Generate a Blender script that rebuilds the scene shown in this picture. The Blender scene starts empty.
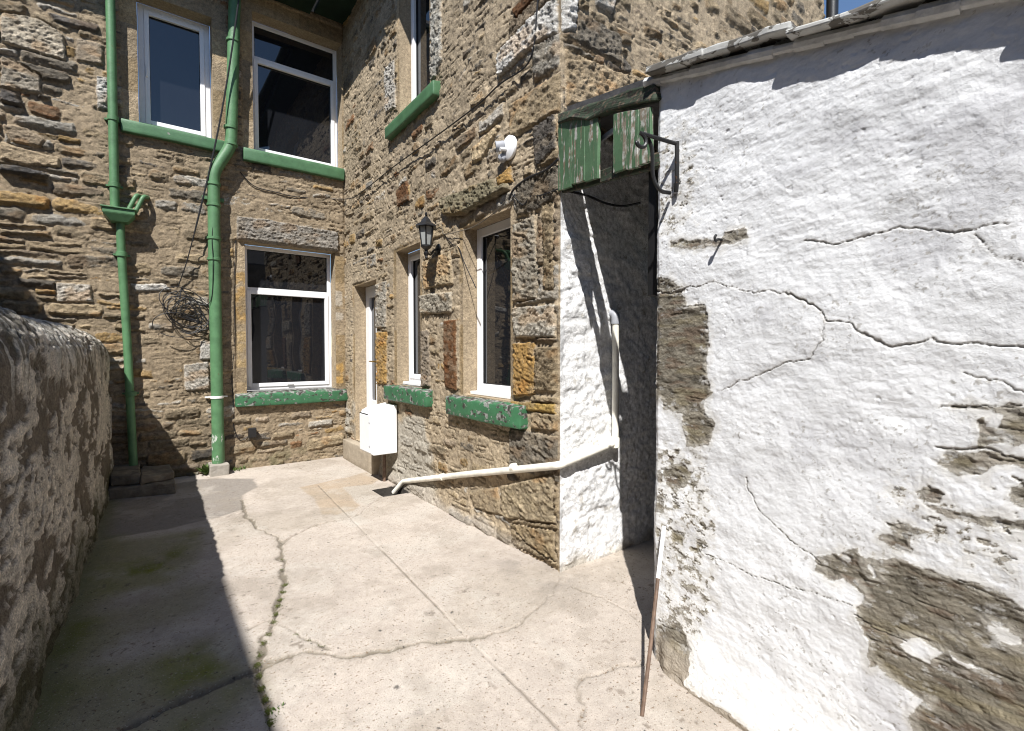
import bpy, bmesh, math, random
import numpy as np
from mathutils import Vector, Matrix

scene = bpy.context.scene
COL = scene.collection
R = math.radians

# ------------------------------------------------------------------ camera
FPX, YAW, PIT, EYE = 492.3, R(36.71), R(-1.62), 1.5
cam_d = bpy.data.cameras.new("camera")
cam_d.sensor_width = 36.0
cam_d.lens = FPX / 1024 * 36.0
cam_d.clip_start = 0.05
cam_d.clip_end = 400
cam = bpy.data.objects.new("camera", cam_d)
cam.location = (0, 0, EYE)
cam.rotation_euler = (math.pi / 2 + PIT, 0, -YAW)
COL.objects.link(cam)
scene.camera = cam

# ------------------------------------------------------------------ light
SUN = np.array([.54, .59, -1.0])                 # the way the sunlight travels
SUNN = SUN / np.linalg.norm(SUN)
world = bpy.data.worlds.new("World")
scene.world = world
world.use_nodes = True
wn = world.node_tree
sky = wn.nodes.new("ShaderNodeTexSky")
sky.sky_type = 'NISHITA'
sky.sun_disc = False
sky.sun_elevation = math.asin(-SUNN[2])
sky.sun_rotation = math.atan2(-SUNN[0], -SUNN[1])
sky.air_density = 1.0
sky.dust_density = 0.1
sky.ozone_density = 4.0
wn.links.new(sky.outputs[0], wn.nodes["Background"].inputs[0])
wn.nodes["Background"].inputs[1].default_value = 0.082
sun_d = bpy.data.lights.new("sun", 'SUN')
sun_d.energy = 4.6
sun_d.angle = R(0.5)
sun_d.color = (1.0, 0.975, 0.935)
sun = bpy.data.objects.new("sun", sun_d)
sun.rotation_euler = Vector(SUNN).to_track_quat('-Z', 'Y').to_euler()
sun.location = (-4, -4, 9)
COL.objects.link(sun)
scene.view_settings.view_transform = 'Standard'
scene.view_settings.look = 'None'
scene.view_settings.exposure = 0.85
scene.view_settings.gamma = 1.0
scene.view_settings.use_curve_mapping = False
scene.render.engine = 'CYCLES'
scene.cycles.max_bounces = 8
scene.cycles.diffuse_bounces = 5
scene.cycles.use_denoising = True
scene.cycles.filter_width = 1.1

# ------------------------------------------------------------------ survey: photo measurements -> places
_c, _s = math.cos, math.sin
FW = np.array([_s(YAW) * _c(PIT), _c(YAW) * _c(PIT), _s(PIT)])
RT = np.array([_c(YAW), -_s(YAW), 0.0])
UP = np.cross(RT, FW)
EYEP = np.array([0, 0, EYE])

class Frame:
    """a wall plane: origin, level direction u, up z, outward normal n"""
    def __init__(s, o, u, n):
        s.o = np.array(o, float)
        s.u = np.array(u, float); s.u /= np.linalg.norm(s.u)
        s.n = np.array(n, float); s.n /= np.linalg.norm(s.n)
    def at(s, u, z, h=0.0):
        return s.o + s.u * u + np.array([0, 0, z]) + s.n * h
    def hit(s, x, y, h=0.0):
        d = FW * FPX + RT * (x - 512) - UP * (y - 365.5)
        t = (s.n @ (s.o + s.n * h - EYEP)) / (s.n @ d)
        return EYEP + t * d
    def uz(s, x, y, h=0.0):
        p = s.hit(x, y, h) - s.o
        return (float(p @ s.u), float(p[2]))

SK = 0.0173
BACK = Frame((-2.0, 7.08, 0), (1, 0, 0), (0, -1, 0))
SIDE = Frame((2.24, 2.46, 0), (SK, 1, 0), (-1, SK, 0))
RETN = Frame((2.24, 2.46, 0), (1, 0, 0), (0, -1, 0))
GAB = Frame((1.97, 1.49, 0), (-.105, -.994, 0), (-.994, .105, 0))
_hd = np.array([2.24 - 1.97, 2.46 - 1.49, 0]); _hd /= np.linalg.norm(_hd)
HATCH = Frame((1.97, 1.49, 0), _hd, (-_hd[1], _hd[0], 0))
def on_ground(x, y, z=0.0):
    d = FW * FPX + RT * (x - 512) - UP * (y - 365.5)
    return EYEP + d * ((z - EYE) / d[2])

# ------------------------------------------------------------------ noise
def _hash(ix, iy, seed):
    h = (ix.astype(np.int64) * 374761393 + iy.astype(np.int64) * 668265263 + seed * 974634777) & 0xffffffff
    h = ((h ^ (h >> 13)) * 1274126177) & 0xffffffff
    h = ((h ^ (h >> 16)) * 2246822519) & 0xffffffff
    return ((h ^ (h >> 15)) & 0xffffff) / float(0xffffff)
def vnoise(x, y, seed=0):
    x, y = np.broadcast_arrays(x, y)
    ix = np.floor(x); iy = np.floor(y)
    fx = x - ix; fy = y - iy
    fx = fx * fx * fx * (fx * (fx * 6 - 15) + 10); fy = fy * fy * fy * (fy * (fy * 6 - 15) + 10)
    a = _hash(ix, iy, seed); b = _hash(ix + 1, iy, seed); c = _hash(ix, iy + 1, seed); d = _hash(ix + 1, iy + 1, seed)
    return (a + (b - a) * fx) * (1 - fy) + (c + (d - c) * fx) * fy
def fbm(x, y, seed=0, o=4, gain=.5):
    t = 0; a = 1; n = 0
    for k in range(o):
        t = t + a * (vnoise(x * 2.03 ** k + 17.3 * k, y * 2.03 ** k - 9.1 * k, seed + k) * 2 - 1); n += a; a *= gain
    return t / n
def ridge(x, y, seed=0, o=3):
    t = 0; a = 1; n = 0
    for k in range(o):
        t = t + a * (1 - np.abs(vnoise(x * 2.1 ** k, y * 2.1 ** k, seed + k) * 2 - 1)); n += a; a *= .5
    return t / n
def sstep(a, b, x):
    t = np.clip((x - a) / (b - a), 0, 1)
    return t * t * (3 - 2 * t)
def mix(a, b, m):
    return a + (np.asarray(b, float) - a) * m[..., None]
def poly_sd(P, X, Y):
    """signed distance to a polygon, negative inside"""
    P = np.array(P, float); n = len(P)
    d = np.full(X.shape, 1e9); inside = np.zeros(X.shape, bool)
    for i in range(n):
        a = P[i]; b = P[(i + 1) % n]; e = b - a
        wx = X - a[0]; wy = Y - a[1]
        t = np.clip((wx * e[0] + wy * e[1]) / max(e @ e, 1e-12), 0, 1)
        d = np.minimum(d, (wx - e[0] * t) ** 2 + (wy - e[1] * t) ** 2)
        cnd = ((a[1] > Y) != (b[1] > Y))
        xi = a[0] + (Y - a[1]) * e[0] / (e[1] if abs(e[1]) > 1e-12 else 1e-12)
        inside ^= cnd & (X < xi)
    d = np.sqrt(d)
    return np.where(inside, -d, d)
def line_d(P, X, Y):
    d = np.full(X.shape, 1e9)
    for a, b in zip(P[:-1], P[1:]):
        a = np.array(a); e = np.array(b) - a
        wx = X - a[0]; wy = Y - a[1]
        t = np.clip((wx * e[0] + wy * e[1]) / max(e @ e, 1e-12), 0, 1)
        d = np.minimum(d, (wx - e[0] * t) ** 2 + (wy - e[1] * t) ** 2)
    return np.sqrt(d)

# ------------------------------------------------------------------ materials
class NT:
    def __init__(s, name, rough=.85, spec=.3):
        s.m = bpy.data.materials.new(name); s.m.use_nodes = True
        s.t = s.m.node_tree; s.b = s.t.nodes["Principled BSDF"]
        s.b.inputs["Roughness"].default_value = rough
        s.b.inputs["Specular IOR Level"].default_value = spec
        s.geo = s.t.nodes.new("ShaderNodeTexCoord")
    def n(s, t, **k):
        o = s.t.nodes.new(t)
        for a, v in k.items(): setattr(o, a, v)
        return o
    def l(s, a, b): s.t.links.new(a, b)
    def pos(s, scale=(1, 1, 1)):
        mp = s.n("ShaderNodeMapping"); mp.inputs["Scale"].default_value = scale
        s.l(s.geo.outputs["Object"], mp.inputs[0]); return mp.outputs[0]
    def noise(s, scale, detail=4, rough=.55, vec=None, dist=0):
        o = s.n("ShaderNodeTexNoise"); o.inputs["Scale"].default_value = scale
        o.inputs["Detail"].default_value = detail; o.inputs["Roughness"].default_value = rough
        o.inputs["Distortion"].default_value = dist
        s.l(vec or s.geo.outputs["Object"], o.inputs["Vector"]); return o.outputs["Fac"]
    def ramp(s, f, stops):
        o = s.n("ShaderNodeValToRGB"); e = o.color_ramp.elements
        while len(e) < len(stops): e.new(.5)
        for i, (p, c) in enumerate(stops):
            e[i].position = p; e[i].color = (c, c, c, 1) if isinstance(c, (int, float)) else (*c, 1)
        s.l(f, o.inputs[0]); return o.outputs[0]
    def mix(s, f, a, b, mode='MIX'):
        o = s.n("ShaderNodeMix", data_type='RGBA', blend_type=mode)
        for sock, v in ((o.inputs[0], f), (o.inputs[6], a), (o.inputs[7], b)):
            if hasattr(v, 'is_linked'): s.l(v, sock)
            elif isinstance(v, (int, float)): sock.default_value = v
            else: sock.default_value = (*v, 1)
        return o.outputs[2]
    def bump(s, f, dist, strength=1.0, prev=None):
        o = s.n("ShaderNodeBump"); o.inputs["Distance"].default_value = dist; o.inputs["Strength"].default_value = strength
        s.l(f, o.inputs["Height"])
        if prev: s.l(prev, o.inputs["Normal"])
        return o.outputs[0]
    def done(s, col=None, nrm=None, rough=None):
        if col is not None:
            if hasattr(col, 'is_linked'): s.l(col, s.b.inputs["Base Color"])
            else: s.b.inputs["Base Color"].default_value = (*col, 1)
        if nrm is not None: s.l(nrm, s.b.inputs["Normal"])
        if rough is not None: s.l(rough, s.b.inputs["Roughness"])
        return s.m

def attr_mat(name, v1, v2, bumps, lo=.75, hi=1.25, rough=.92, speck=None):
    t = NT(name, rough, .2)
    a = t.n("ShaderNodeAttribute", attribute_name="Col")
    col = t.mix(1.0, a.outputs["Color"], t.ramp(t.noise(v1, 5, .65), [(.25, lo), (.75, hi)]), 'MULTIPLY')
    col = t.mix(1.0, col, t.ramp(t.noise(v2, 3, .6), [(.3, lo * 1.05), (.7, hi * .97)]), 'MULTIPLY')
    if speck:
        for sc, th, c, amt in speck:
            f = t.ramp(t.noise(sc, 2, .5), [(th, 0.0), (th + .03, 1.0)])
            f2 = t.n("ShaderNodeMath", operation='MULTIPLY'); t.l(f, f2.inputs[0]); f2.inputs[1].default_value = amt
            col = t.mix(f2.outputs[0], col, c)
    n = None
    for sc, d in bumps:
        n = t.bump(t.noise(sc, 5, .65), d, 1.0, n)
        t.l(a.outputs["Alpha"], n.node.inputs["Strength"])
    return t.done(col, n)

M = {}
M['stone'] = attr_mat('rubble stone', 34, 150, [(26, .030), (75, .016), (200, .006)], .62, 1.38)
M['lime'] = attr_mat('painted render', 60, 220, [(28, .010), (110, .006), (330, .0025)], .93, 1.05)
M['old_wall'] = attr_mat('weathered harling', 30, 120, [(22, .03), (60, .018), (170, .006)], .6, 1.4)
M['yard'] = attr_mat('yard concrete', 22, 160, [(90, .003), (300, .0016)], .86, 1.12,
                     speck=[(60, .645, (.15, .10, .06), .75), (150, .63, (.13, .11, .09), .55), (40, .69, (.05, .045, .04), .8), (110, .65, (.5, .47, .43), .5)])

def simple(name, col, rough=.5, spec=.4, metal=0, var=.12, sc=18, bump=0.0, bsc=60):
    t = NT(name, rough, spec); t.b.inputs["Metallic"].default_value = metal
    c = t.mix(1.0, col, t.ramp(t.noise(sc, 5, .6), [(.3, 1 - var), (.7, 1 + var)]), 'MULTIPLY')
    return t.done(c, t.bump(t.noise(bsc, 3), bump) if bump else None)
def chipped(name, paint, under, th, sc=14, rough=.45, stretch=(1, 1, 1), under2=None, worn=0):
    t = NT(name, rough, .4)
    v = t.pos(stretch)
    nz = t.noise(sc, 8, .62, v, .3)
    if worn:
        ge = t.n("ShaderNodeNewGeometry"); sx = t.n("ShaderNodeSeparateXYZ"); t.l(ge.outputs["True Normal"], sx.inputs[0])
        ma = t.n("ShaderNodeMath", operation='MULTIPLY_ADD'); t.l(sx.outputs[2], ma.inputs[0]); ma.inputs[1].default_value = worn; t.l(nz, ma.inputs[2]); nz = ma.outputs[0]
        mp_ = t.n("ShaderNodeMath", operation='MULTIPLY_ADD'); t.l(ge.outputs["Pointiness"], mp_.inputs[0]); mp_.inputs[1].default_value = 1.2; mp_.inputs[2].default_value = -.6
        mq = t.n("ShaderNodeMath", operation='ADD'); t.l(mp_.outputs[0], mq.inputs[0]); t.l(nz, mq.inputs[1]); nz = mq.outputs[0]
    f = t.ramp(nz, [(th, 0.0), (th + .018, 1.0)])
    p = t.mix(1.0, paint, t.ramp(t.noise(9, 5, .6), [(.3, .78), (.7, 1.2)]), 'MULTIPLY')
    u = t.mix(t.ramp(t.noise(sc * 2.2, 4), [(.42, 0.0), (.55, 1.0)]), under, under2 or under)
    c = t.mix(f, p, u)
    inv = t.n("ShaderNodeMath", operation='SUBTRACT'); inv.inputs[0].default_value = 1.0; t.l(f, inv.inputs[1])
    b = t.bump(inv.outputs[0], .0012, 1.0); b = t.bump(t.noise(70, 4, .6), .0015, 1.0, b)
    return t.done(c, b)
GREEN = (.066, .150, .072)
M['green_pipe'] = chipped('green pipe paint', (.085, .188, .088), (.13, .085, .04), .665, 9, .5)
M['green_sill'] = chipped('green sill paint', GREEN, (.27, .27, .24), .66, 10, .5, under2=(.06, .06, .055))
M['green_sill_worn'] = chipped('worn green sill paint', (.042, .140, .066), (.25, .26, .24), .56, 11, .55, (1, 1, 1.6), (.04, .035, .03), .10)
M['green_wood'] = chipped('flaking green boards', (.078, .150, .078), (.44, .44, .40), .55, 13, .6, (2.2, 2.2, .35), (.2, .15, .1))
M['green_wood_worn'] = chipped('badly flaked green boards', (.078, .150, .078), (.46, .46, .42), .505, 13, .6, (2.2, 2.2, .35), (.24, .2, .15))
M['dark_wood'] = chipped('rotten lintel timber', (.035, .05, .03), (.13, .10, .07), .52, 12, .8, (1.5, 1.5, 5), (.03, .025, .02))
M['upvc'] = simple('white plastic frame', (.80, .80, .81), .32, .5, 0, .03)
M['box_white'] = simple('white meter box plastic', (.82, .82, .82), .4, .4, 0, .03)
M['gasket'] = simple('black gasket', (.015, .015, .015), .6, .3)
t = NT('window glass', .02, 1.0)
t.b.inputs["IOR"].default_value = 1.5
M['glass'] = t.done((.010, .011, .014), t.bump(t.noise(1.6, 1), .006))
t = NT('lantern glass', .15, .8); M['lamp_glass'] = t.done((.30, .31, .30))
M['brass'] = simple('brass handle', (.55, .36, .10), .3, .5, 1.0)
M['black_iron'] = simple('black iron', (.012, .012, .013), .42, .5, 0, .3, 40, .001, 120)
M['rust_iron'] = chipped('rusting iron', (.016, .016, .017), (.12, .055, .025), .60, 22, .6)
M['cable'] = simple('black cable', (.014, .014, .016), .5, .4)
M['cable_grey'] = simple('dusty cable', (.12, .105, .085), .7, .3)
M['white_pipe'] = chipped('white waste pipe', (.78, .75, .66), (.42, .36, .25), .70, 8, .4)
M['grey_plastic'] = simple('grey plastic', (.33, .34, .37), .45, .4)
M['rod'] = simple('brown steel rod', (.13, .085, .06), .6, .4, 0, .4, 30)
M['white_paint'] = simple('white paint', (.78, .78, .77), .55, .3, 0, .06, 25, .001, 90)
M['slate'] = attr = simple('roof slate', (.075, .073, .075), .7, .35, 0, .35, 12, .003, 50)
M['verge'] = chipped('whitewashed slate edge', (.47, .47, .45), (.13, .12, .105), .50, 9, .85, (1, 1, 2))
M['cement'] = simple('grey cement', (.30, .275, .24), .9, .2, 0, .2, 14, .004, 55)
M['flag'] = simple('mossy flagstone', (.17, .145, .11), .9, .2, 0, .4, 9, .010, 22)
M['steptop'] = simple('worn sandstone step', (.33, .28, .215), .9, .2, 0, .2, 10, .006, 40)
M['pit'] = simple('dark drain', (.05, .045, .04), .9, .2, 0, .3, 20, .006, 40)
M['soffit'] = simple('dark green soffit', (.010, .024, .014), .7, .3, 0, .3, 8)
M['limewash'] = simple('dirty limewash', (.52, .52, .51), .9, .2, 0, .25, 14, .006, 45)
M['inner'] = simple('outhouse inner wall', (.30, .29, .28), .9, .2, 0, .15, 6, .006, 30)
M['far_wall'] = simple('neighbour masonry', (.22, .18, .13), .92, .2, 0, .45, 5, .02, 9)
M['far_frame'] = simple('neighbour frames', (.6, .6, .6), .5)
t = NT('leaf', .6, .3)
M['leaf'] = t.done(t.mix(t.noise(30, 2), (.03, .065, .012), (.10, .15, .03)))
t = NT('moss', .95, .1)
M['moss'] = t.done(t.mix(t.noise(25, 3), (.035, .045, .012), (.11, .12, .035)))

# ------------------------------------------------------------------ object helpers
def link(o, parent=None):
    COL.objects.link(o)
    if parent is not None:
        o.parent = parent
        o.matrix_parent_inverse = Matrix.Translation(-parent.location)
    return o
def mesh_obj(name, V, F, mat, parent=None, smooth=False):
    me = bpy.data.meshes.new(name)
    me.from_pydata([tuple(map(float, v)) for v in V], [], [tuple(f) for f in F])
    me.update()
    bm = bmesh.new(); bm.from_mesh(me); bmesh.ops.recalc_face_normals(bm, faces=bm.faces); bm.to_mesh(me); bm.free()
    if smooth: me.polygons.foreach_set("use_smooth", [True] * len(me.polygons))
    me.materials.append(M[mat] if isinstance(mat, str) else mat)
    return link(bpy.data.objects.new(name, me), parent)
def empty(name, loc, label, cat, group=None):
    o = bpy.data.objects.new(name, None); o.empty_display_size = .1; o.location = tuple(map(float, loc))
    COL.objects.link(o); return tag(o, label, cat, group)
def tag(o, label=None, cat=None, group=None, kind=None):
    if label: o["label"] = label
    if cat: o["category"] = cat
    if group: o["group"] = group
    if kind: o["kind"] = kind
    return o
class MB:
    """collects shapes into one mesh"""
    def __init__(s): s.V = []; s.F = []
    def add(s, V, F):
        k = len(s.V); s.V += [np.array(v, float) for v in V]; s.F += [tuple(i + k for i in f) for f in F]; return s
    def hexa(s, P):
        """8 corners: 4 bottom, 4 top"""
        return s.add(P, [(0, 3, 2, 1), (4, 5, 6, 7), (0, 1, 5, 4), (1, 2, 6, 5), (2, 3, 7, 6), (3, 0, 4, 7)])
    def fbox(s, fr, u0, u1, z0, z1, h0, h1):
        a = fr.at
        return s.hexa([a(u0, z0, h0), a(u1, z0, h0), a(u1, z0, h1), a(u0, z0, h1), a(u0, z1, h0), a(u1, z1, h0), a(u1, z1, h1), a(u0, z1, h1)])
    def box(s, x0, x1, y0, y1, z0, z1):
        return s.hexa([(x0, y0, z0), (x1, y0, z0), (x1, y1, z0), (x0, y1, z0), (x0, y0, z1), (x1, y0, z1), (x1, y1, z1), (x0, y1, z1)])
    def tube(s, P, r, n=10, cap=True):
        P = [np.array(p, float) for p in P]; k0 = len(s.V)
        rr = r if hasattr(r, '__len__') else [r] * len(P)
        T = [P[min(i + 1, len(P) - 1)] - P[max(i - 1, 0)] for i in range(len(P))]
        T = [x / max(np.linalg.norm(x), 1e-9) for x in T]
        a = np.array([0, 0, 1.]) if abs(T[0][2]) < .9 else np.array([1., 0, 0])
        N = np.cross(T[0], a); N /= np.linalg.norm(N)
        for p, tt, q in zip(P, T, rr):
            N = N - tt * (N @ tt); N /= np.linalg.norm(N); B = np.cross(tt, N)
            for j in range(n):
                th = 2 * math.pi * j / n
                s.V.append(p + (N * math.cos(th) + B * math.sin(th)) * q)
        for i in range(len(P) - 1):
            for j in range(n):
                a0 = k0 + i * n + j; a1 = k0 + i * n + (j + 1) % n
                s.F.append((a0, a1, a1 + n, a0 + n))
        if cap:
            s.F.append(tuple(k0 + j for j in reversed(range(n)))); s.F.append(tuple(k0 + (len(P) - 1) * n + j for j in range(n)))
        return s
    def lathe(s, c, prof, n=24, axis=(0, 0, 1)):
        ax = Vector(axis).normalized(); q = Vector((0, 0, 1)).rotation_difference(ax)
        P = []
        k0 = len(s.V); c = np.array(c, float)
        for r, z in prof:
            for j in range(n):
                th = 2 * math.pi * j / n
                s.V.append(c + np.array(q @ Vector((r * math.cos(th), r * math.sin(th), z))))
        for i in range(len(prof) - 1):
            for j in range(n):
                a0 = k0 + i * n + j; a1 = k0 + i * n + (j + 1) % n
                s.F.append((a0, a1, a1 + n, a0 + n))
        s.F.append(tuple(k0 + j for j in reversed(range(n)))); s.F.append(tuple(k0 + (len(prof) - 1) * n + j for j in range(n)))
        return s
    def prism(s, P, d):
        """polygon P (3d points) pushed along d"""
        n = len(P); k = len(s.V); d = np.array(d, float)
        s.V += [np.array(p, float) for p in P] + [np.array(p, float) + d for p in P]
        s.F += [tuple(range(k, k + n)), tuple(range(k + 2 * n - 1, k + n - 1, -1))]
        s.F += [(k + i, k + (i + 1) % n, k + n + (i + 1) % n, k + n + i) for i in range(n)]
        return s
    def build(s, name, mat, parent=None, smooth=False, bevel=0.0, seg=2, rough=0.0, sub=0):
        o = mesh_obj(name, s.V, s.F, mat, parent)
        me = o.data
        if bevel or sub or rough:
            bm = bmesh.new(); bm.from_mesh(me)
            if bevel: bmesh.ops.bevel(bm, geom=bm.edges[:], offset=bevel, segments=seg, affect='EDGES', profile=.5)
            if sub: bmesh.ops.subdivide_edges(bm, edges=bm.edges[:], cuts=sub, use_grid_fill=True)
            if rough:
                co = np.array([v.co[:] for v in bm.verts])
                for k in range(3):
                    dlt = fbm(co[:, 0] * 9 + co[:, 2] * 7 + 31 * k, co[:, 1] * 9 - co[:, 2] * 5 + 11 * k, 5 + k, 3)
                    for v, q in zip(bm.verts, dlt): v.co[k] += float(q) * rough
            bm.to_mesh(me); bm.free()
        if smooth:
            me.polygons.foreach_set("use_smooth", [True] * len(me.polygons))
            try: me.set_sharp_from_angle(angle=R(40))
            except Exception: pass
        return o
def smooth_path(P, n=6, it=None):
    """catmull-rom"""
    P = [np.array(p, float) for p in P]; Q = [2 * P[0] - P[1]] + P + [2 * P[-1] - P[-2]]; out = []
    for i in range(1, len(Q) - 2):
        for k in range(n):
            t = k / n; a, b, c, d = Q[i - 1:i + 3]
            out.append(.5 * ((2 * b) + (c - a) * t + (2 * a - 5 * b + 4 * c - d) * t * t + (3 * b - a - 3 * c + d) * t ** 3))
    return out + [P[-1]]
def fillet(P, r=.06, n=5):
    P = [np.array(p, float) for p in P]; out = [P[0]]
    for a, b, c in zip(P[:-2], P[1:-1], P[2:]):
        d0 = (a - b) / np.linalg.norm(a - b); d1 = (c - b) / np.linalg.norm(c - b)
        p = b + d0 * r; q = b + d1 * r
        for k in range(n + 1):
            t = k / n; out.append((1 - t) ** 2 * p + 2 * t * (1 - t) * b + t * t * q)
    return out + [P[-1]]

def grid_mesh(name, PX, C, keep, mat, parent=None, extra=None, A=None):
    """a sheet of vertices PX (nz,nu,3) with colours C; extra = (V, F, colours) more faces"""
    nz, nu = PX.shape[:2]
    idx = np.arange(nz * nu).reshape(nz, nu)
    q = np.stack([idx[:-1, :-1], idx[:-1, 1:], idx[1:, 1:], idx[1:, :-1]], -1)[keep]
    V = PX.reshape(-1, 3); F = q.reshape(-1, 4)
    A = np.ones(nz * nu) if A is None else A.ravel()
    Cc = np.hstack([C.reshape(-1, 3), A[:, None]])
    if extra and len(extra[0]):
        k = len(V); V = np.vstack([V, np.array(extra[0])]); Cc = np.vstack([Cc, np.hstack([np.array(extra[2]), np.full((len(extra[2]), 1), .3)])])
        F = np.vstack([F, np.array(extra[1]) + k])
    used = np.zeros(len(V), bool); used[F.ravel()] = True
    re = np.cumsum(used) - 1; V = V[used]; Cc = Cc[used]; F = re[F]
    me = bpy.data.meshes.new(name)
    me.vertices.add(len(V)); me.vertices.foreach_set("co", V.astype(np.float32).ravel())
    me.loops.add(F.size); me.loops.foreach_set("vertex_index", F.astype(np.int32).ravel())
    me.polygons.add(len(F)); me.polygons.foreach_set("loop_start", np.arange(0, F.size, 4, dtype=np.int32))
    try: me.polygons.foreach_set("loop_total", np.full(len(F), 4, dtype=np.int32))
    except Exception: pass
    me.update(calc_edges=True)
    at = me.color_attributes.new("Col", 'FLOAT_COLOR', 'POINT')
    at.data.foreach_set("color", np.clip(Cc, 0.004, 1.0).astype(np.float32).ravel())
    me.polygons.foreach_set("use_smooth", np.ones(len(F), bool))
    me.materials.append(M[mat])
    me.validate()
    return link(bpy.data.objects.new(name, me), parent)
def coords(a, b, step, brk=()):
    pts = [a] + sorted(x for x in brk if a + 1e-6 < x < b - 1e-6) + [b]
    out = []
    for p, q in zip(pts[:-1], pts[1:]):
        n = max(1, int(round((q - p) / step))); out.append(np.linspace(p, q, n + 1)[:-1])
    return np.concatenate(out + [[b]])

# ------------------------------------------------------------------ rubble masonry
PAL = np.array([(.25, .20, .135), (.32, .25, .16), (.33, .225, .105), (.38, .35, .30), (.125, .11, .092), (.21, .12, .065), (.19, .165, .13), (.27, .215, .155)])
class Masonry:
    def __init__(s, fr, us, zs, seed, wp=1.0):
        s.fr, s.us, s.zs = fr, us, zs
        s.U, s.Z = np.meshgrid(us, zs); s.seed = seed
        s.wu = s.U + .026 * wp * fbm(s.U * 8, s.Z * 9, seed, 3) + .016 * wp * fbm(s.U * 26, s.Z * 30, seed + 3, 3)
        s.wz = s.Z + .022 * wp * fbm(s.U * 7, s.Z * 9, seed + 7, 3) + .014 * wp * fbm(s.U * 26, s.Z * 32, seed + 9, 3)
        s.SH = np.full(s.U.shape, -.05)               # height of stone
        s.SC = np.zeros(s.U.shape + (3,)); s.SC[:] = .3
        s.rng = np.random.default_rng(seed)
        s.mort = np.zeros(s.U.shape); s.A = None; s.GR = np.zeros(s.U.shape); s.jt = fbm(s.U * 7, s.Z * 7, seed + 60, 3)
    def win(s, u0, u1, z0, z1, m=.06):
        return (slice(max(0, np.searchsorted(s.zs, z0 - m)), np.searchsorted(s.zs, z1 + m)),
                slice(max(0, np.searchsorted(s.us, u0 - m)), np.searchsorted(s.us, u1 + m)))
    def stone(s, cu, cz, hw, hh, rot=0., prot=.015, col=(.3, .25, .17), rad=.4, rough=.009, tilt=None, sub=1.0, edge=.022):
        k = max(hw, hh); w = s.win(cu - k, cu + k, cz - k, cz + k)
        if w[0].start >= w[0].stop or w[1].start >= w[1].stop: return
        x = s.wu[w] - cu; y = s.wz[w] - cz; c, q = math.cos(rot), math.sin(rot)
        x, y = x * c + y * q, -x * q + y * c
        r = rad * min(hw, hh); ax = np.abs(x) - hw + r; ay = np.abs(y) - hh + r
        sd = np.hypot(np.maximum(ax, 0), np.maximum(ay, 0)) + np.minimum(np.maximum(ax, ay), 0) - r
        s._put(w, sd, x / hw, y / hh, prot, col, rough, tilt, edge)
    def poly(s, P, prot=.015, col=(.3, .25, .17), rough=.006, edge=.02, tool=None):
        P = np.array(P); w = s.win(P[:, 0].min(), P[:, 0].max(), P[:, 1].min(), P[:, 1].max(), .05)
        if w[0].start >= w[0].stop or w[1].start >= w[1].stop: return
        sd = poly_sd(P, s.wu[w] * .6 + s.U[w] * .4, s.wz[w] * .6 + s.Z[w] * .4)
        c = P.mean(0); s._put(w, sd, s.U[w] - c[0], s.Z[w] - c[1], prot, col, rough, (0, 0), edge, True, tool)
    def _put(s, w, sd, lx, ly, prot, col, rough, tilt, edge, force=False, tool=None):
        sd0 = int(s.rng.integers(1 << 20))
        U, Z = s.U[w], s.Z[w]
        e = np.sqrt(np.clip(-sd / edge, 0, 1)) if tool is None else sstep(0, 1, -sd / edge)
        tl = tilt if tilt is not None else s.rng.normal(0, .006, 2)
        n = fbm(U * 14, Z * 26, sd0, 4)
        h = e * (prot + tl[0] * lx + tl[1] * ly) + e * rough * 1.6 * n + e * .006 * fbm(U * 34, Z * 55, sd0 + 2, 3) - (1 - e) * .03
        if tool == 'peck': h = h + e * .022 * (ridge(U * 22 + Z * 9, Z * 30 - U * 8, sd0 + 5, 2) - .6)
        if tool == 'droved': h = h + e * .009 * np.sin((U * .8 + Z * .6) * 190 + 3 * fbm(U * 12, Z * 12, sd0, 2))
        cv = np.array(col) * (1 + .42 * n + .28 * fbm(U * 40, Z * 70, sd0 + 4, 3))[..., None]
        st = sstep(.15, .5, fbm(U * 5, Z * 8, sd0 + 8, 3))
        cv = mix(cv, np.array(col) * np.array([1.12, .85, .6]), st * .55)
        if force:
            m = sd < edge * .2; h = h + s.mort[w] + .007
        else: m = h > s.SH[w]
        gr = s.GR[w]; gr[m] = 0
        s.GR[w] = np.maximum(gr, np.exp(-((sd - .001) / .0055) ** 2) * (sd > -.004) * sstep(-.1, .35, s.jt[w] + s.rng.uniform(-.35, .3)))
        a = s.SH[w]; a[m] = h[m]; s.SH[w] = a
        b = s.SC[w]; b[m] = cv[m]; s.SC[w] = b
    def rubble(s, u0, u1, z0, z1, hrange=(.07, .17), asp=(1.4, 4.2), joint=.012, prot=(.004, .026), weights=None, skip=.08):
        z = z0; g = s.rng
        while z < z1:
            hgt = g.uniform(*hrange); u = u0 - g.uniform(0, .3)
            while u < u1:
                wd = hgt * g.uniform(*asp)
                k = [(z + hgt / 2, hgt)]
                if g.random() < .28: k = [(z + hgt * .27, hgt * .5), (z + hgt * .77, hgt * .45)]
                for cz, hh in k:
                    if g.random() > skip:
                        j = joint * g.uniform(.3, 1.5)
                        s.stone(u + wd / 2 + g.normal(0, .012), cz + g.normal(0, .010), max(.02, wd / 2 - j), max(.012, hh / 2 - j), g.normal(0, .045),
                                g.uniform(*prot), PAL[g.choice(len(PAL), p=weights)] * g.uniform(.7, 1.2), g.uniform(.3, 1.0), edge=g.uniform(.018, .05))
                u += wd
            z += hgt
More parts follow.
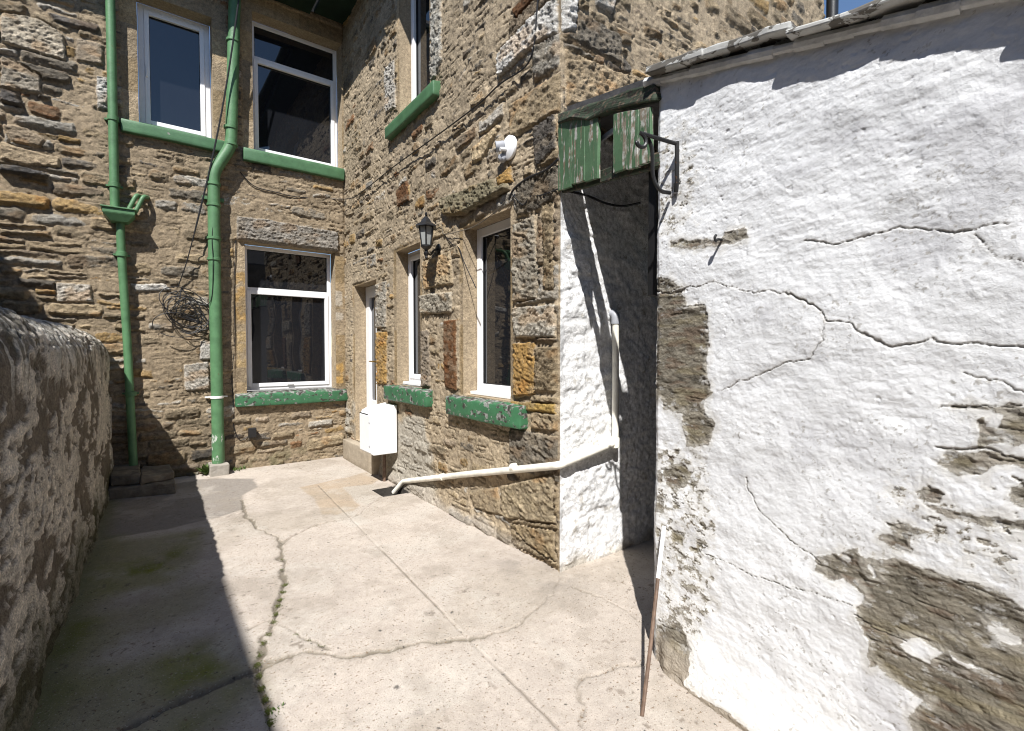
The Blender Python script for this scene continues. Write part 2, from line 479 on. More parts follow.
    def finish(s, mcol, mvar=.16, mfine=.007):
        m = s.mort + .006 * fbm(s.U * 4, s.Z * 5, s.seed + 20, 3) + mfine * fbm(s.U * 22, s.Z * 26, s.seed + 21, 4) - .008 * sstep(.28, .5, fbm(s.U * 17, s.Z * 24, s.seed + 22, 4))
        d = s.SH - m
        vis = sstep(-.001, .0035, d)
        H = np.maximum(s.SH, m)
        mc = np.array(mcol) * (1 + mvar * fbm(s.U * 1.7, s.Z * 2.2, s.seed + 30, 3) + .34 * fbm(s.U * 16, s.Z * 20, s.seed + 31, 4))[..., None]
        # lime wash skins some stones
        C = mix(mc, s.SC, vis)
        smear = sstep(.05, .35, fbm(s.U * 11, s.Z * 14, s.seed + 40, 4)) * .35
        C = mix(C, mc, smear * vis)
        H = H - .010 * s.GR; C = mix(C, (.10, .08, .055), s.GR * .5)
        s.A = .32 + .68 * vis
        return H, C, vis

def cut_openings(ms, H, C, ops, name, mat, parent, A=None, clip=None, corner=False):
    """ops: (u0,u1,z0,z1,depth): holes with their reveals in the same mesh"""
    fr, us, zs = ms.fr, ms.us, ms.zs
    cu = (us[:-1] + us[1:]) / 2; cz = (zs[:-1] + zs[1:]) / 2
    CU, CZ = np.meshgrid(cu, cz); keep = np.ones(CU.shape, bool)
    if clip is not None: keep &= clip(CU, CZ)
    V = []; F = []; CC = []
    for (u0, u1, z0, z1, dp, mc, flat) in ops:
        keep &= ~((CU > u0) & (CU < u1) & (CZ > z0) & (CZ < z1))
        d = np.maximum(np.maximum(u0 - ms.U, ms.U - u1), np.maximum(z0 - ms.Z, ms.Z - z1))
        f = sstep(.035, .0, d); H[:] = H * (1 - f) + flat * f
    sh = np.zeros(ms.U.shape)
    if corner:
        f = sstep(.035, .0, ms.U); hc = .012 + .014 * fbm(ms.Z * 5, ms.Z * 0, 888, 3) + .008 * fbm(ms.Z * 24, ms.Z * 0 + 3, 889, 3)
        H = H * (1 - f) + hc * f; sh = -hc * f
    P = fr.o + (ms.U + sh)[..., None] * fr.u + ms.Z[..., None] * np.array([0, 0, 1.]) + H[..., None] * fr.n
    for (u0, u1, z0, z1, dp, mc, flat) in ops:
        iu = np.where((us > u0 - 1e-6) & (us < u1 + 1e-6))[0]; iz = np.where((zs > z0 - 1e-6) & (zs < z1 + 1e-6))[0]
        ring = [(iz[0], i) for i in iu] + [(j, iu[-1]) for j in iz[1:]] + [(iz[-1], i) for i in iu[::-1][1:]] + [(j, iu[0]) for j in iz[::-1][1:-1]]
        n = len(ring); L = 8
        for li in range(L + 1):
            for (a, b) in ring:
                p = P[a, b].copy(); t = li / L
                uu, zz = us[b], zs[a]
                wob = .004 * float(fbm(np.array([uu * 9 + t * 3]), np.array([zz * 9 + t * 3]), 77, 3)[0]) * (t > 0)
                cu_, cz_ = (u0 + u1) / 2, (z0 + z1) / 2
                p = p - fr.n * (dp + flat) * t + fr.u * wob * (1 if uu < cu_ else -1) * (abs(uu - u0) < 1e-6 or abs(uu - u1) < 1e-6)
                V.append(p); CC.append(np.array(mc) * (1 + .16 * float(fbm(np.array([uu * 6 + t * 2]), np.array([zz * 5]), 99, 3)[0])))
        base = len(V) - n * (L + 1)
        for li in range(L):
            for i in range(n):
                a = base + li * n + i; b = base + li * n + (i + 1) % n
                F.append((a, b, b + n, a + n))
    return grid_mesh(name, P, C, keep, mat, parent, (V, F, CC), A)
def around(ms, H, C, op, wd, mcol, lint=0.0, flat=.006):
    """smooth dressed margin round an opening"""
    u0, u1, z0, z1 = op
    n = .02 * fbm(ms.U * 7, ms.Z * 4, 301, 3)
    d = np.maximum(np.maximum(u0 - wd - ms.U, ms.U - u1 - wd) , np.maximum(z0 - ms.Z, ms.Z - z1 - lint)) + n
    m = sstep(.012, -.012, d)
    blk = np.floor(ms.Z / .37 + .3 * (ms.U > (u0 + u1) / 2)); tint = .74 + .45 * _hash(blk, (ms.U > (u0 + u1) / 2) * 1.0, 17); och = _hash(blk, (ms.U > (u0 + u1) / 2) * 1.0 + 5, 19)
    cc = np.array(mcol) * (tint[..., None] * (1 - np.array((0, .08, .25)) * och[..., None])) * (1 + .3 * fbm(ms.U * 5, ms.Z * 5, 303, 4) + .15 * fbm(ms.U * 30, ms.Z * 30, 304, 3))[..., None]
    C[:] = C * (1 - m[..., None]) + cc * m[..., None]
    if ms.A is not None: ms.A = ms.A * (1 - m) + .6 * m
    H[:] = H * (1 - m) + (flat + .005 * fbm(ms.U * 20, ms.Z * 20, 305, 4)) * m
MORT = (.345, .265, .175)

# ================================================================== THE HOUSE
house = empty("stone_house", (2.3, 7.1, 0), "tan rubble stone house with white windows, green sills and green drainpipes in the inner corner", "house")
W_B = {'low': (3.04, 4.17, .97, 2.90), 'u1': (1.99, 2.72, 4.10, 5.56), 'u2': (3.16, 4.285, 4.08, 5.82)}
W_S = {'w3': (.57, 1.29, 1.12, 2.59), 'w2': (2.16, 2.78, 1.13, 2.62), 'u3': (1.92, 2.66, 4.04, 5.5), 'door': (3.41, 4.24, .29, 2.39)}
TANM = (.335, .265, .18)
# --- back wall
wl = list(W_B.values())
us = coords(0, 4.32, .0095, [x for o in wl for x in o[:2]]); zs = coords(-.03, 6.1, .0095, [x for o in wl for x in o[2:]])
mb = Masonry(BACK, us, zs, 11, .75)
WT = np.array([.26, .24, .10, .12, .06, .03, .11, .08])
mb.rubble(0, 4.4, -.03, 5.95, (.075, .18), (1.2, 3.6), .007, (.012, .04), WT, .05)
xx = mb.U - 2.0
mb.mort = .006 + .007 * fbm(mb.U * 1.3, mb.Z * 1.3, 51, 2) - .015 * sstep(-.35, -.75, xx) - .012 * sstep(.9, .3, mb.Z)
mb.mort += .011 * sstep(-.15, .15, xx) + .004
mb.mort += .014 * sstep(.22, .0, np.abs(xx + .36)) * sstep(2.2, 3.0, mb.Z)
def pxs(fr, L): return [fr.uz(x, y) for x, y in L]
B = BACK
PALE = (.46, .40, .31)
for P, pr, c, tool in [
    ([(0, 12), (38, 18), (66, 36), (66, 62), (30, 52), (0, 42)], .035, PALE, 'peck'), ([(0, 54), (42, 76), (43, 96), (0, 88)], .035, (.33, .29, .23), 'peck'),
    ([(76, 38), (104, 46), (104, 68), (76, 62)], .02, (.33, .27, .2), None),
    ([(48, 12), (100, 28), (98, 36), (54, 22)], .035, (.15, .135, .12), None),
    ([(183, 364), (209, 361), (211, 390), (184, 391)], .02, (.50, .46, .40), 'droved'),
    ([(96, 76), (109, 78), (109, 112), (96, 110)], .012, (.52, .50, .46), 'peck'),
    ([(55, 282), (92, 285), (94, 303), (56, 303)], .025, (.48, .44, .38), 'peck'),
    ([(130, 283), (165, 284), (172, 291), (134, 292)], .018, (.56, .54, .50), None),
    ([(0, 88), (18, 94), (24, 108), (18, 108), (0, 103)], .07, (.12, .11, .10), None),
    ([(0, 164), (28, 168), (50, 175), (48, 179), (0, 173)], .08, (.10, .095, .09), None),
    ([(2, 124), (28, 128), (46, 140), (42, 148), (10, 142)], .03, (.34, .27, .19), None),
    ([(0, 140), (30, 150), (60, 158), (60, 168), (26, 166), (0, 160)], .035, (.42, .33, .22), None),
    ([(236, 216), (270, 220), (338, 232), (338, 253), (243, 245), (236, 245)], .028, (.28, .255, .22), 'peck'),
    ([(200, 340), (212, 341), (212, 360), (199, 360)], .015, (.45, .42, .38), None)]:
    mb.poly(pxs(B, P), pr, c, .006, .018, tool)
H, C, vis = mb.finish((.255, .20, .135))
for k, wd in (('low', .13), ('u1', .15), ('u2', .13)):
    around(mb, H, C, W_B[k], wd, TANM, 0.0 if k == 'low' else .2)
# jamb stones with an ochre cast beside the lower window
for (a, b_, z0, z1, c) in [(2.93, 3.05, 1.9, 2.5, (.36, .23, .09)), (2.93, 3.05, 1.3, 1.75, (.40, .29, .15)), (4.13, 4.27, 1.4, 1.7, (.34, .26, .17)), (4.13, 4.27, 1.05, 1.35, (.44, .27, .09)), (4.13, 4.27, 1.95, 2.35, (.42, .37, .3))]:
    d = np.maximum(np.abs(mb.U - (a + b_) / 2) - (b_ - a) / 2, np.abs(mb.Z - (z0 + z1) / 2) - (z1 - z0) / 2) + .02 * fbm(mb.U * 14, mb.Z * 14, 61, 3)
    m = sstep(.012, -.012, d) * sstep(-.35, .1, fbm(mb.U * 11, mb.Z * 11, 63, 4)); C[:] = mix(C, c, m * .85)
# patchy algae at the foot, and a tone darker low on the left
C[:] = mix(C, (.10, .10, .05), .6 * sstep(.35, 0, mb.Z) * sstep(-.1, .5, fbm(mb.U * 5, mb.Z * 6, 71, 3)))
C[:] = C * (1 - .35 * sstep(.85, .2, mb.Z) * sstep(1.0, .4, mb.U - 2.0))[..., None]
f = sstep(4.32, 4.27, mb.U); H *= f
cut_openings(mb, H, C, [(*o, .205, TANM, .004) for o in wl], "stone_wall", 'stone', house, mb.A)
# --- side wall
wl = list(W_S.values())
us = coords(0, 4.62, .0078, [x for o in wl for x in o[:2]]); zs = coords(-.03, 6.1, .0078, [x for o in wl for x in o[2:]])
ms = Masonry(SIDE, us, zs, 23, .6)
WT = np.array([.24, .24, .11, .12, .07, .05, .09, .08])
ms.rubble(0, 4.7, -.03, 6.1, (.075, .20), (1.1, 3.0), .010, (.006, .028), WT, .05)
ms.mort = .0105 + .007 * sstep(3.0, 2.2, ms.Z) * sstep(.5, .9, ms.Z) + .008 * fbm(ms.U * 1.6, ms.Z * 1.6, 52, 3) - .010 * sstep(.8, .3, ms.Z)
# big squared quoins up the corner
g = np.random.default_rng(5); z = .02; k = 0
while z < 5.8:
    hh = g.uniform(.24, .36); wd = (.52, .26)[k % 2] * g.uniform(.85, 1.15)
    ms.poly([(0.0, z), (wd, z + g.normal(0, .01)), (wd * g.uniform(.9, 1.05), z + hh - .02), (0.0, z + hh - .02)], g.uniform(.008, .016), PAL[g.choice([0, 1, 1, 6, 7, 3])] * g.uniform(.85, 1.1), .008, .02, g.choice(['peck', 'droved', None]))
    z += hh; k += 1
S = SIDE
RUST = (.15, .075, .035); OCH = (.38, .235, .085)
for P, pr, c, tool in [
    ([(499, 55), (531, 22), (560, -6), (560, 34), (531, 53), (501, 80)], .022, (.60, .58, .54), 'peck'),
    ([(515, 307), (558, 303), (558, 338), (517, 338)], .018, (.50, .46, .39), 'droved'),
    ([(515, 342), (538, 341), (538, 395), (516, 398)], .016, OCH, 'peck'),
    ([(446, 320), (459, 319), (459, 391), (447, 388)], .016, RUST, None),
    ([(444, 200), (480, 185), (509, 174), (512, 190), (464, 216), (447, 217)], .05, (.23, .20, .13), 'peck'),
    ([(513, 226), (537, 214), (541, 299), (515, 303)], .014, (.30, .265, .21), 'peck'),
    ([(545, 205), (557, 200), (557, 290), (546, 292)], .012, (.30, .235, .15), 'droved'),
    ([(421, 295), (454, 291), (455, 313), (424, 315)], .022, (.40, .36, .29), 'droved'),
    ([(372, 332), (389, 331), (389, 384), (374, 385)], .012, OCH, 'peck'),
    ([(418, 331), (431, 329), (432, 387), (421, 388)], .012, (.26, .215, .165), 'peck'),
    ([(424, 262), (452, 250), (456, 285), (426, 290)], .014, (.42, .33, .21), 'peck'),
    ([(373, 285), (388, 280), (388, 328), (374, 330)], .012, (.33, .30, .25), 'peck'),
    ([(512, 400), (558, 403), (558, 414), (513, 410)], .014, (.40, .27, .09), None),
    ([(534, 128), (558, 112), (558, 150), (538, 170)], .016, (.14, .125, .11), 'droved'),
    ([(498, 178), (512, 165), (514, 182), (500, 188)], .012, OCH, None),
    ([(472, 150), (500, 124), (502, 128), (484, 160), (474, 166)], .016, (.56, .44, .28), None),
    ([(386, 70), (396, 58), (397, 108), (387, 115)], .012, (.48, .45, .40), 'peck'),
    ([(428, 0), (443, -10), (443, 60), (437, 78), (429, 86)], .014, (.44, .42, .37), 'peck'),
    ([(398, 190), (409, 180), (410, 200), (399, 208)], .016, RUST, None),
    ([(514, 12), (540, -20), (544, -8), (519, 22)], .02, RUST, None),
    ([(500, 486), (556, 472), (556, 524), (505, 518)], .018, (.36, .29, .19), 'peck'),
    ([(470, 490), (497, 487), (503, 516), (476, 508)], .016, (.33, .26, .17), None),
    ([(508, 522), (556, 530), (558, 562), (530, 546)], .016, (.28, .215, .13), 'peck')]:
    ms.poly(pxs(S, P), pr, c, .006, .016, tool)
H, C, vis = ms.finish((.318, .256, .178), .25)
for k, wd in (('w3', .05), ('w2', .06), ('u3', .05), ('door', .05)):
    around(ms, H, C, W_S[k], wd, TANM, .03)
# tan render band between door and small window, grey render skirting, flared foot
sk = sstep(-.15, .25, fbm(ms.U * 2.2, ms.Z * 2.2, 81, 3) + .9 * sstep(.95, .55, ms.Z) * sstep(1.7, 2.1, ms.U) * sstep(3.4, 3.2, ms.U) - .25)
sk *= sstep(1.0, .8, ms.Z) * sstep(1.6, 2.0, ms.U)
C[:] = mix(C, (.31, .285, .24), sk * .9)
H += sk * .008
ms.A = ms.A * (1 - .4 * sk)
bx = sstep(.06, .0, np.maximum(np.abs(ms.U - 2.9) - .22, np.abs(ms.Z - .6) - .32)); H = H * (1 - bx)
fl = sstep(.30, .0, ms.Z) * sstep(.1, 1.0, ms.U); H += .035 * fl ** 2
C[:] = mix(C, np.array((.36, .32, .27)), .85 * sstep(.14, .05, ms.Z + .07 * fbm(ms.U * 3, ms.Z, 83, 3)) * sstep(.2, .7, ms.U))
cut_openings(ms, H, C, [(*o, .14 if k != 'door' else .17, TANM, .004) for k, o in W_S.items()], "stone_wall", 'stone', house, ms.A, corner=True)
# --- gable return wall (rubble above the outhouse roof, painted white below)
us = np.concatenate([coords(0, 1.3, .009), coords(1.3, 4.6, .02)[1:]]); zs = np.concatenate([coords(-.03, 4.2, .009), coords(4.2, 7.2, .016)[1:]])
mr = Masonry(RETN, us, zs, 37, .6)
mr.rubble(0, 4.7, 2.5, 7.3, (.075, .19), (1.1, 3.0), .010, (.008, .034), WT, .08)
mr.mort = .009 + .006 * fbm(mr.U * 1.6, mr.Z * 1.6, 53, 3)
g = np.random.default_rng(5); z = .02; k = 0
while z < 5.8:
    hh = g.uniform(.24, .36); wd = (.26, .52)[k % 2] * g.uniform(.85, 1.15)
    mr.poly([(0.0, z), (wd, z), (wd, z + hh - .02), (0.0, z + hh - .02)], g.uniform(.008, .016), PAL[g.choice([0, 1, 1, 6, 7, 3])] * g.uniform(.85, 1.1), .008, .02, g.choice(['peck', 'droved', None]))
    for q in range(4): g.random()
    z += hh; k += 1
for P, pr, c, tool in [([(560, 34), (560, -10), (577, -5), (574, 34)], .02, (.60, .58, .54), 'peck'), ([(590, -20), (614, -8), (612, 16), (594, 6)], .02, (.52, .5, .46), None),
                       ([(562, 48), (610, 70), (655, 82), (600, 105), (564, 108)], .016, (.40, .31, .2), 'peck')]:
    mr.poly(pxs(RETN, P), pr, c, .008, .018, tool)
H, C, vis = mr.finish((.30, .24, .165), .25)
pt = sstep(3.02, 2.99, mr.Z + .01 * fbm(mr.U * 12, mr.Z * 3, 91, 2))
pn = .016 * fbm(mr.U * 5, mr.Z * 7, 92, 3) + .008 * fbm(mr.U * 14, mr.Z * 18, 93, 4) + .003 * fbm(mr.U * 45, mr.Z * 45, 96, 3)
H = H * (1 - pt) + (H * .25 + pn) * pt
wc = np.array((.74, .74, .74)) * (1 + .05 * fbm(mr.U * 6, mr.Z * 6, 94, 4))[..., None]
chip = sstep(.50, .58, fbm(mr.U * 15, mr.Z * 20, 95, 4)); wc = mix(wc, (.40, .37, .32), chip * .7)
wc = mix(wc, (.36, .32, .26), sstep(.12, .0, mr.Z + .08 * fbm(mr.U * 6, mr.Z * 6, 97, 3)) * .8)
C = mix(C, wc, pt) if False else C * (1 - pt[..., None]) + wc * pt[..., None]
HT = lambda u: 6.2 + .75 * np.minimum(u, 4.1 - u)
cut_openings(mr, H, C, [], "stone_wall", 'stone', house, mr.A * (1 - .75 * pt), corner=True, clip=lambda u, z: (u < 4.0) & (z < 6.1 + .6 * np.minimum(u, 4.0 - u)))

# --- windows
def rect_ring(fr, u0, u1, z0, z1, w, h0, h1):
    m = MB()
    ch = .012
    for (a, b_) in ((h0, h1),):
        m.fbox(fr, u0, u0 + w, z0, z1, a, b_); m.fbox(fr, u1 - w, u1, z0, z1, a, b_)
        m.fbox(fr, u0 + w, u1 - w, z0, z0 + w, a, b_); m.fbox(fr, u0 + w, u1 - w, z1 - w, z1, a, b_)
    return m
def make_window(fr, op, dp, transom=None, label=None, sashes=(1,), fw=.055, casement=True):
    u0, u1, z0, z1 = op
    u0 += .006; u1 -= .006; z0 += .02; z1 -= .006
    f = rect_ring(fr, u0, u1, z0, z1, fw, -dp - .06, -dp)
    panes = []
    if transom is None: panes = [(u0 + fw, u1 - fw, z0 + fw, z1 - fw)]
    else:
        zt = z1 - (z1 - z0) * transom
        f.fbox(fr, u0 + fw, u1 - fw, zt - fw / 2, zt + fw / 2, -dp - .06, -dp - .002)
        panes = [(u0 + fw, u1 - fw, z0 + fw, zt - fw / 2), (u0 + fw, u1 - fw, zt + fw / 2, z1 - fw)]
    fo = f.build("window", 'upvc', house, bevel=.004, seg=2)
    if label: fo["label"] = label
    for i, (a, b_, c, d) in enumerate(panes):
        if i in sashes:
            sw = .05
            so = rect_ring(fr, a - .012, b_ + .012, c - .012, d + .012, sw, -dp - .055, -dp + .012)
            so = so.build("sash", 'upvc', fo, bevel=.005, seg=2)
            a += sw - .014; b_ -= sw - .014; c += sw - .014; d -= sw - .014
        gk = rect_ring(fr, a - .004, b_ + .004, c - .004, d + .004, .010, -dp - .045, -dp - .018)
        gk.build("gasket", 'gasket', fo)
        MB().fbox(fr, a - .004, b_ + .004, c - .004, d + .004, -dp - .036, -dp - .030).build("glass_pane", 'glass', fo)
    return fo
def make_sill(fr, fo, u0, u1, z0, z1, proj, mat, dp=.12, slope=.02, seed=0):
    m = MB(); a = fr.at
    m.hexa([a(u0, z0, -.02), a(u1, z0, -.02), a(u1, z0, proj), a(u0, z0, proj), a(u0, z1, -.02), a(u1, z1, -.02), a(u1, z1 - slope, proj), a(u0, z1 - slope, proj)])
    o = m.build("sill", mat, fo, smooth=True, bevel=.012, seg=2, sub=3, rough=.006)
    i0, i1 = u0 + .14, u1 - .14
    MB().fbox(fr, i0, i1, z1 - .05, z1 + .004, -dp - .03, -.018).build("sill", mat, fo)
    return o
f1 = make_window(BACK, W_B['low'], .195, .30, sashes=(0,), fw=.05)
make_sill(BACK, f1, 2.90, 4.31, .80, .975, .085, 'green_sill_worn', .2)
f2 = make_window(BACK, W_B['u1'], .195, None, sashes=(0,), fw=.07)
make_sill(BACK, f2, 1.83, 2.85, 3.945, 4.10, .085, 'green_sill', .2)
f3 = make_window(BACK, W_B['u2'], .195, .27, sashes=(0,), fw=.05)
make_sill(BACK, f3, 3.03, 4.29, 3.905, 4.08, .085, 'green_sill', .2)
f4 = make_window(SIDE, W_S['w3'], .135, None, sashes=(), fw=.075)
make_sill(SIDE, f4, .34, 1.47, .935, 1.115, .09, 'green_sill_worn')
f5 = make_window(SIDE, W_S['w2'], .135, None, sashes=(0,), fw=.06)
make_sill(SIDE, f5, 1.88, 2.98, .955, 1.13, .09, 'green_sill_worn')
f6 = make_window(SIDE, W_S['u3'], .13, None, sashes=(0,), fw=.06)
make_sill(SIDE, f6, 1.70, 2.90, 3.89, 4.04, .085, 'green_sill')
# white inner sills in front of the two narrow windows
for fo, k in ((f4, 'w3'), (f5, 'w2')):
    u0, u1, z0, z1 = W_S[k]
    MB().fbox(SIDE, u0 + .01, u1 - .01, z0 + .002, z0 + .03, -.135, -.06).build("weather_bar", 'upvc', fo, bevel=.004)
MB().fbox(BACK, 3.56, 3.64, 1.045, 1.065, -.19, -.165).build('handle', 'upvc', f1, bevel=.004)
MB().fbox(BACK, 2.065, 2.08, 4.72, 4.84, -.19, -.16).build('handle', 'upvc', f2, bevel=.003)
# --- door
u0, u1, z0, z1 = W_S['door']
dr = rect_ring(SIDE, u0 + .006, u1 - .006, z0 + .02, z1 - .006, .06, -.21, -.15).build("door", 'upvc', house, bevel=.004)
m = rect_ring(SIDE, u0 + .055, u1 - .055, z0 + .07, z1 - .06, .10, -.205, -.145)
m.fbox(SIDE, u0 + .155, u1 - .155, z0 + .17, z0 + .55, -.2, -.155); m.fbox(SIDE, 3.76, 3.86, z0 + .55, z1 - .155, -.2, -.150)
m.build("door_leaf", 'upvc', dr, bevel=.005)
MB().fbox(SIDE, u0 + .15, u1 - .15, z0 + .55, z1 - .155, -.19, -.18).build("glass_pane", 'glass', dr)
m = MB(); m.fbox(SIDE, 3.795, 3.825, 1.24, 1.46, -.15, -.142); m.tube([SIDE.at(3.81, 1.37, -.145), SIDE.at(3.81, 1.37, -.09), SIDE.at(3.92, 1.37, -.088)], .010, 8)
m.build("handle", 'brass', dr, smooth=True)
MB().fbox(SIDE, 3.28, 4.50, -.01, .275, -.1, .105).build("doorstep", 'steptop', house, smooth=True, bevel=.012, sub=3, rough=.008)
MB().fbox(SIDE, u0, u1, .2, .30, -.21, -.08).build("threshold", 'steptop', house, bevel=.004)
# --- eaves, roofs
def gutter(P0, P1, out, r=.06):
    P0, P1, out = map(lambda v: np.array(v, float), (P0, P1, out)); V = []; F = []; n = 10
    for p in (P0, P1):
        for q in (r, r - .006):
            for j in range(n + 1):
                th = math.pi * j / n
                V.append(p + out * (q * math.cos(th)) + np.array([0, 0, -q * math.sin(th)]))
    k = n + 1
    for j in range(n):
        F += [(j, j + 1, 2 * k + j + 1, 2 * k + j), (k + j, 3 * k + j, 3 * k + j + 1, k + j + 1)]
    F += [(0, 2 * k, 3 * k, k), (n, k + n, 3 * k + n, 2 * k + n)]
    return V, F
MB().box(-3.5, 1.86, 6.64, 7.10, 6.05, 6.10).box(1.90, 2.36, 2.44, 7.0, 6.05, 6.10).build("soffit", 'soffit', house)
m = MB().box(-3.5, 1.86, 6.60, 6.64, 6.02, 6.2).box(1.86, 1.90, 2.44, 6.64, 6.02, 6.2); m.build("fascia", 'soffit', house)
m = MB(); m.add(*gutter((-3.5, 6.54, 6.15), (1.80, 6.54, 6.15), (0, -1, 0))); m.add(*gutter((1.80, 2.4, 6.15), (1.80, 6.54, 6.15), (-1, 0, 0))); m.build("gutter", 'soffit', house, smooth=True)
m = MB().hexa([(-3.5, 6.54, 6.22), (4.3, 6.54, 6.22), (4.3, 10.2, 8.3), (-3.5, 10.2, 8.3), (-3.5, 6.54, 6.26), (4.3, 6.54, 6.26), (4.3, 10.2, 8.34), (-3.5, 10.2, 8.34)])
m.build("roof", 'slate', house)
m = MB().hexa([(1.80, 2.36, 6.22), (4.25, 2.36, 7.5), (4.25, 10, 7.5), (1.80, 10, 6.22), (1.80, 2.36, 6.26), (4.25, 2.36, 7.54), (4.25, 10, 7.54), (1.80, 10, 6.26)])
m.hexa([(4.25, 2.36, 7.5), (6.7, 2.36, 6.0), (6.7, 10, 6.0), (4.25, 10, 7.5), (4.25, 2.36, 7.54), (6.7, 2.36, 6.04), (6.7, 10, 6.04), (4.25, 10, 7.54)])
m.build("roof", 'slate', house)
MB().box(6.19, 6.27, 2.47, 9.9, 0, 5.95).build("outer_wall", 'far_wall', house)
MB().box(-6.0, -2.0, 7.082, 9.9, 0, 5.9).build("outer_wall", 'far_wall', house)

# ================================================================== OUTHOUSE
shed = empty("outhouse", (2.2, 1.2, 0), "lean-to outhouse with peeling white gable, slate verge and flaking green boards over its doorway", "outhouse")
RZ = lambda y: 2.81 + .278 * (y - 1.49)
us = np.concatenate([coords(0, 1.35, .0033), coords(1.35, 2.6, .02)[1:]]); zs = coords(-.03, 2.85, .0033)
mg = Masonry(GAB, us, zs, 71)
U, Z = mg.U, mg.Z
G = GAB
wU = U + .016 * fbm(U * 14, Z * 14, 401, 4) + .008 * fbm(U * 55, Z * 55, 402, 3)
wZ = Z + .012 * fbm(U * 14, Z * 18, 403, 4) + .007 * fbm(U * 55, Z * 55, 404, 3)
# bare patches where the paint has fallen off
PATCH = [
    [(653, 295), (668, 291), (681, 293), (686, 306), (706, 303), (709, 333), (706, 364), (712, 394), (703, 406), (718, 425), (707, 444), (687, 448), (683, 429), (682, 414), (664, 410), (660, 398), (653, 402)],
    [(653, 279), (668, 277), (682, 288), (668, 293), (653, 292)],
    [(670, 241), (690, 239), (721, 241), (724, 231), (746, 227), (749, 236), (739, 241), (721, 247), (698, 250), (670, 249)],
    [(662, 468), (680, 462), (692, 474), (686, 486), (668, 488)], [(655, 496), (664, 494), (666, 512), (655, 514)], [(672, 528), (686, 534), (684, 546), (674, 540)],
    [(655, 624), (681, 622), (693, 650), (693, 686), (678, 683), (655, 660)],
    [(818, 557), (858, 550), (866, 560), (892, 558), (926, 567), (947, 574), (978, 583), (1024, 607), (1060, 640), (1060, 760), (920, 760), (906, 716), (926, 704), (895, 681), (879, 665), (870, 668), (866, 644), (856, 618), (858, 605), (864, 596), (856, 588), (841, 580), (835, 583), (817, 572)],
    [(978, 422), (986, 417), (989, 427), (1000, 431), (1003, 419), (993, 413), (1012, 403), (1024, 407), (1050, 410), (1050, 440), (1024, 444), (991, 445), (981, 449)],
    [(946, 449), (961, 451), (978, 451), (986, 450), (1024, 459), (1050, 468), (1024, 468), (996, 464), (986, 476), (961, 478), (939, 465)],
    [(1013, 486), (1024, 481), (1050, 490), (1040, 510), (1012, 499)], [(919, 494), (929, 486), (945, 496), (941, 505), (924, 503)],
    [(887, 523), (905, 520), (934, 533), (912, 538), (912, 552), (895, 550), (880, 542), (880, 534), (895, 536)],
    [(924, 505), (960, 512), (1000, 515), (1030, 522), (1030, 528), (990, 524), (950, 518)],
    [(952, 407), (974, 406), (990, 411), (1024, 408), (1024, 412), (985, 413), (955, 410)],
    [(650, 660), (692, 684), (736, 708), (800, 760), (720, 760), (640, 690)],
]
KEEP = [  # paint left standing inside the bare ground
    [(867, 566), (871, 565), (877, 575), (872, 577)], [(901, 643), (918, 635), (926, 643), (939, 652), (932, 664), (908, 652)],
    [(947, 655), (981, 672), (968, 670), (950, 661)], [(986, 624), (1010, 631), (1024, 639), (1024, 645), (1002, 641), (989, 631)],
    [(872, 672), (896, 684), (924, 706), (905, 716), (918, 740), (880, 740), (868, 700)]]
bare = np.full(U.shape, 1.0)
for P in PATCH:
    bare = np.minimum(bare, poly_sd(pxs(G, P), wU, wZ))
for P in KEEP:
    bare = np.maximum(bare, -poly_sd(pxs(G, P), wU, wZ))
# scabby zones: a speckle of lost paint
scab = fbm(U * 30, Z * 42, 410, 5, .68)
def zone(P, soft): return sstep(soft, -soft, poly_sd(pxs(G, P), U, Z))
z1_ = zone([(655, 130), (700, 118), (700, 225), (655, 240)], .05)
z2_ = zone([(655, 440), (702, 452), (716, 520), (716, 600), (700, 640), (655, 640)], .04)
z3_ = zone([(880, 480), (1024, 470), (1024, 590), (960, 570), (900, 555)], .04)
z4_ = zone([(850, 660), (920, 680), (930, 740), (850, 740)], .03)
bare = np.minimum(bare, np.where(z1_ > .05, .012 * ((.80 - .52 * z1_) - scab) * 4, 1))
bare = np.minimum(bare, np.where(z2_ > .05, .012 * ((.75 - .62 * z2_) - scab) * 4, 1))
bare = np.minimum(bare, np.where(z3_ > .05, .012 * ((.75 - .42 * z3_) - scab) * 4, 1))
bm_ = sstep(.0012, -.0012, bare)
# surface of the paint: brushed, lumpy
hp = .010 * fbm(U * 2.3, Z * 3.2, 420, 3) + .0030 * fbm(U * 7, Z * 13, 421, 3) + .005 * np.abs(fbm(U * 4.5, Z * 6, 424, 4)) + .0022 * fbm(U * 17, Z * 19, 425, 4, .6) \
    + .0011 * fbm(U * 11 + 2.2 * fbm(U * 3, Z * 4, 426, 2), Z * 62 + 4 * fbm(U * 2, Z * 2.5, 427, 2), 422, 4) * sstep(-.1, .4, fbm(U * 2.4, Z * 3, 428, 3) + .25 * sstep(1.2, 1.9, Z)) + .0008 * fbm(U * 70, Z * 90, 423, 3) - .0022 * sstep(.44, .6, fbm(U * 34, Z * 40, 429, 4)) * sstep(.0, .4, fbm(U * 3, Z * 3, 465, 2))
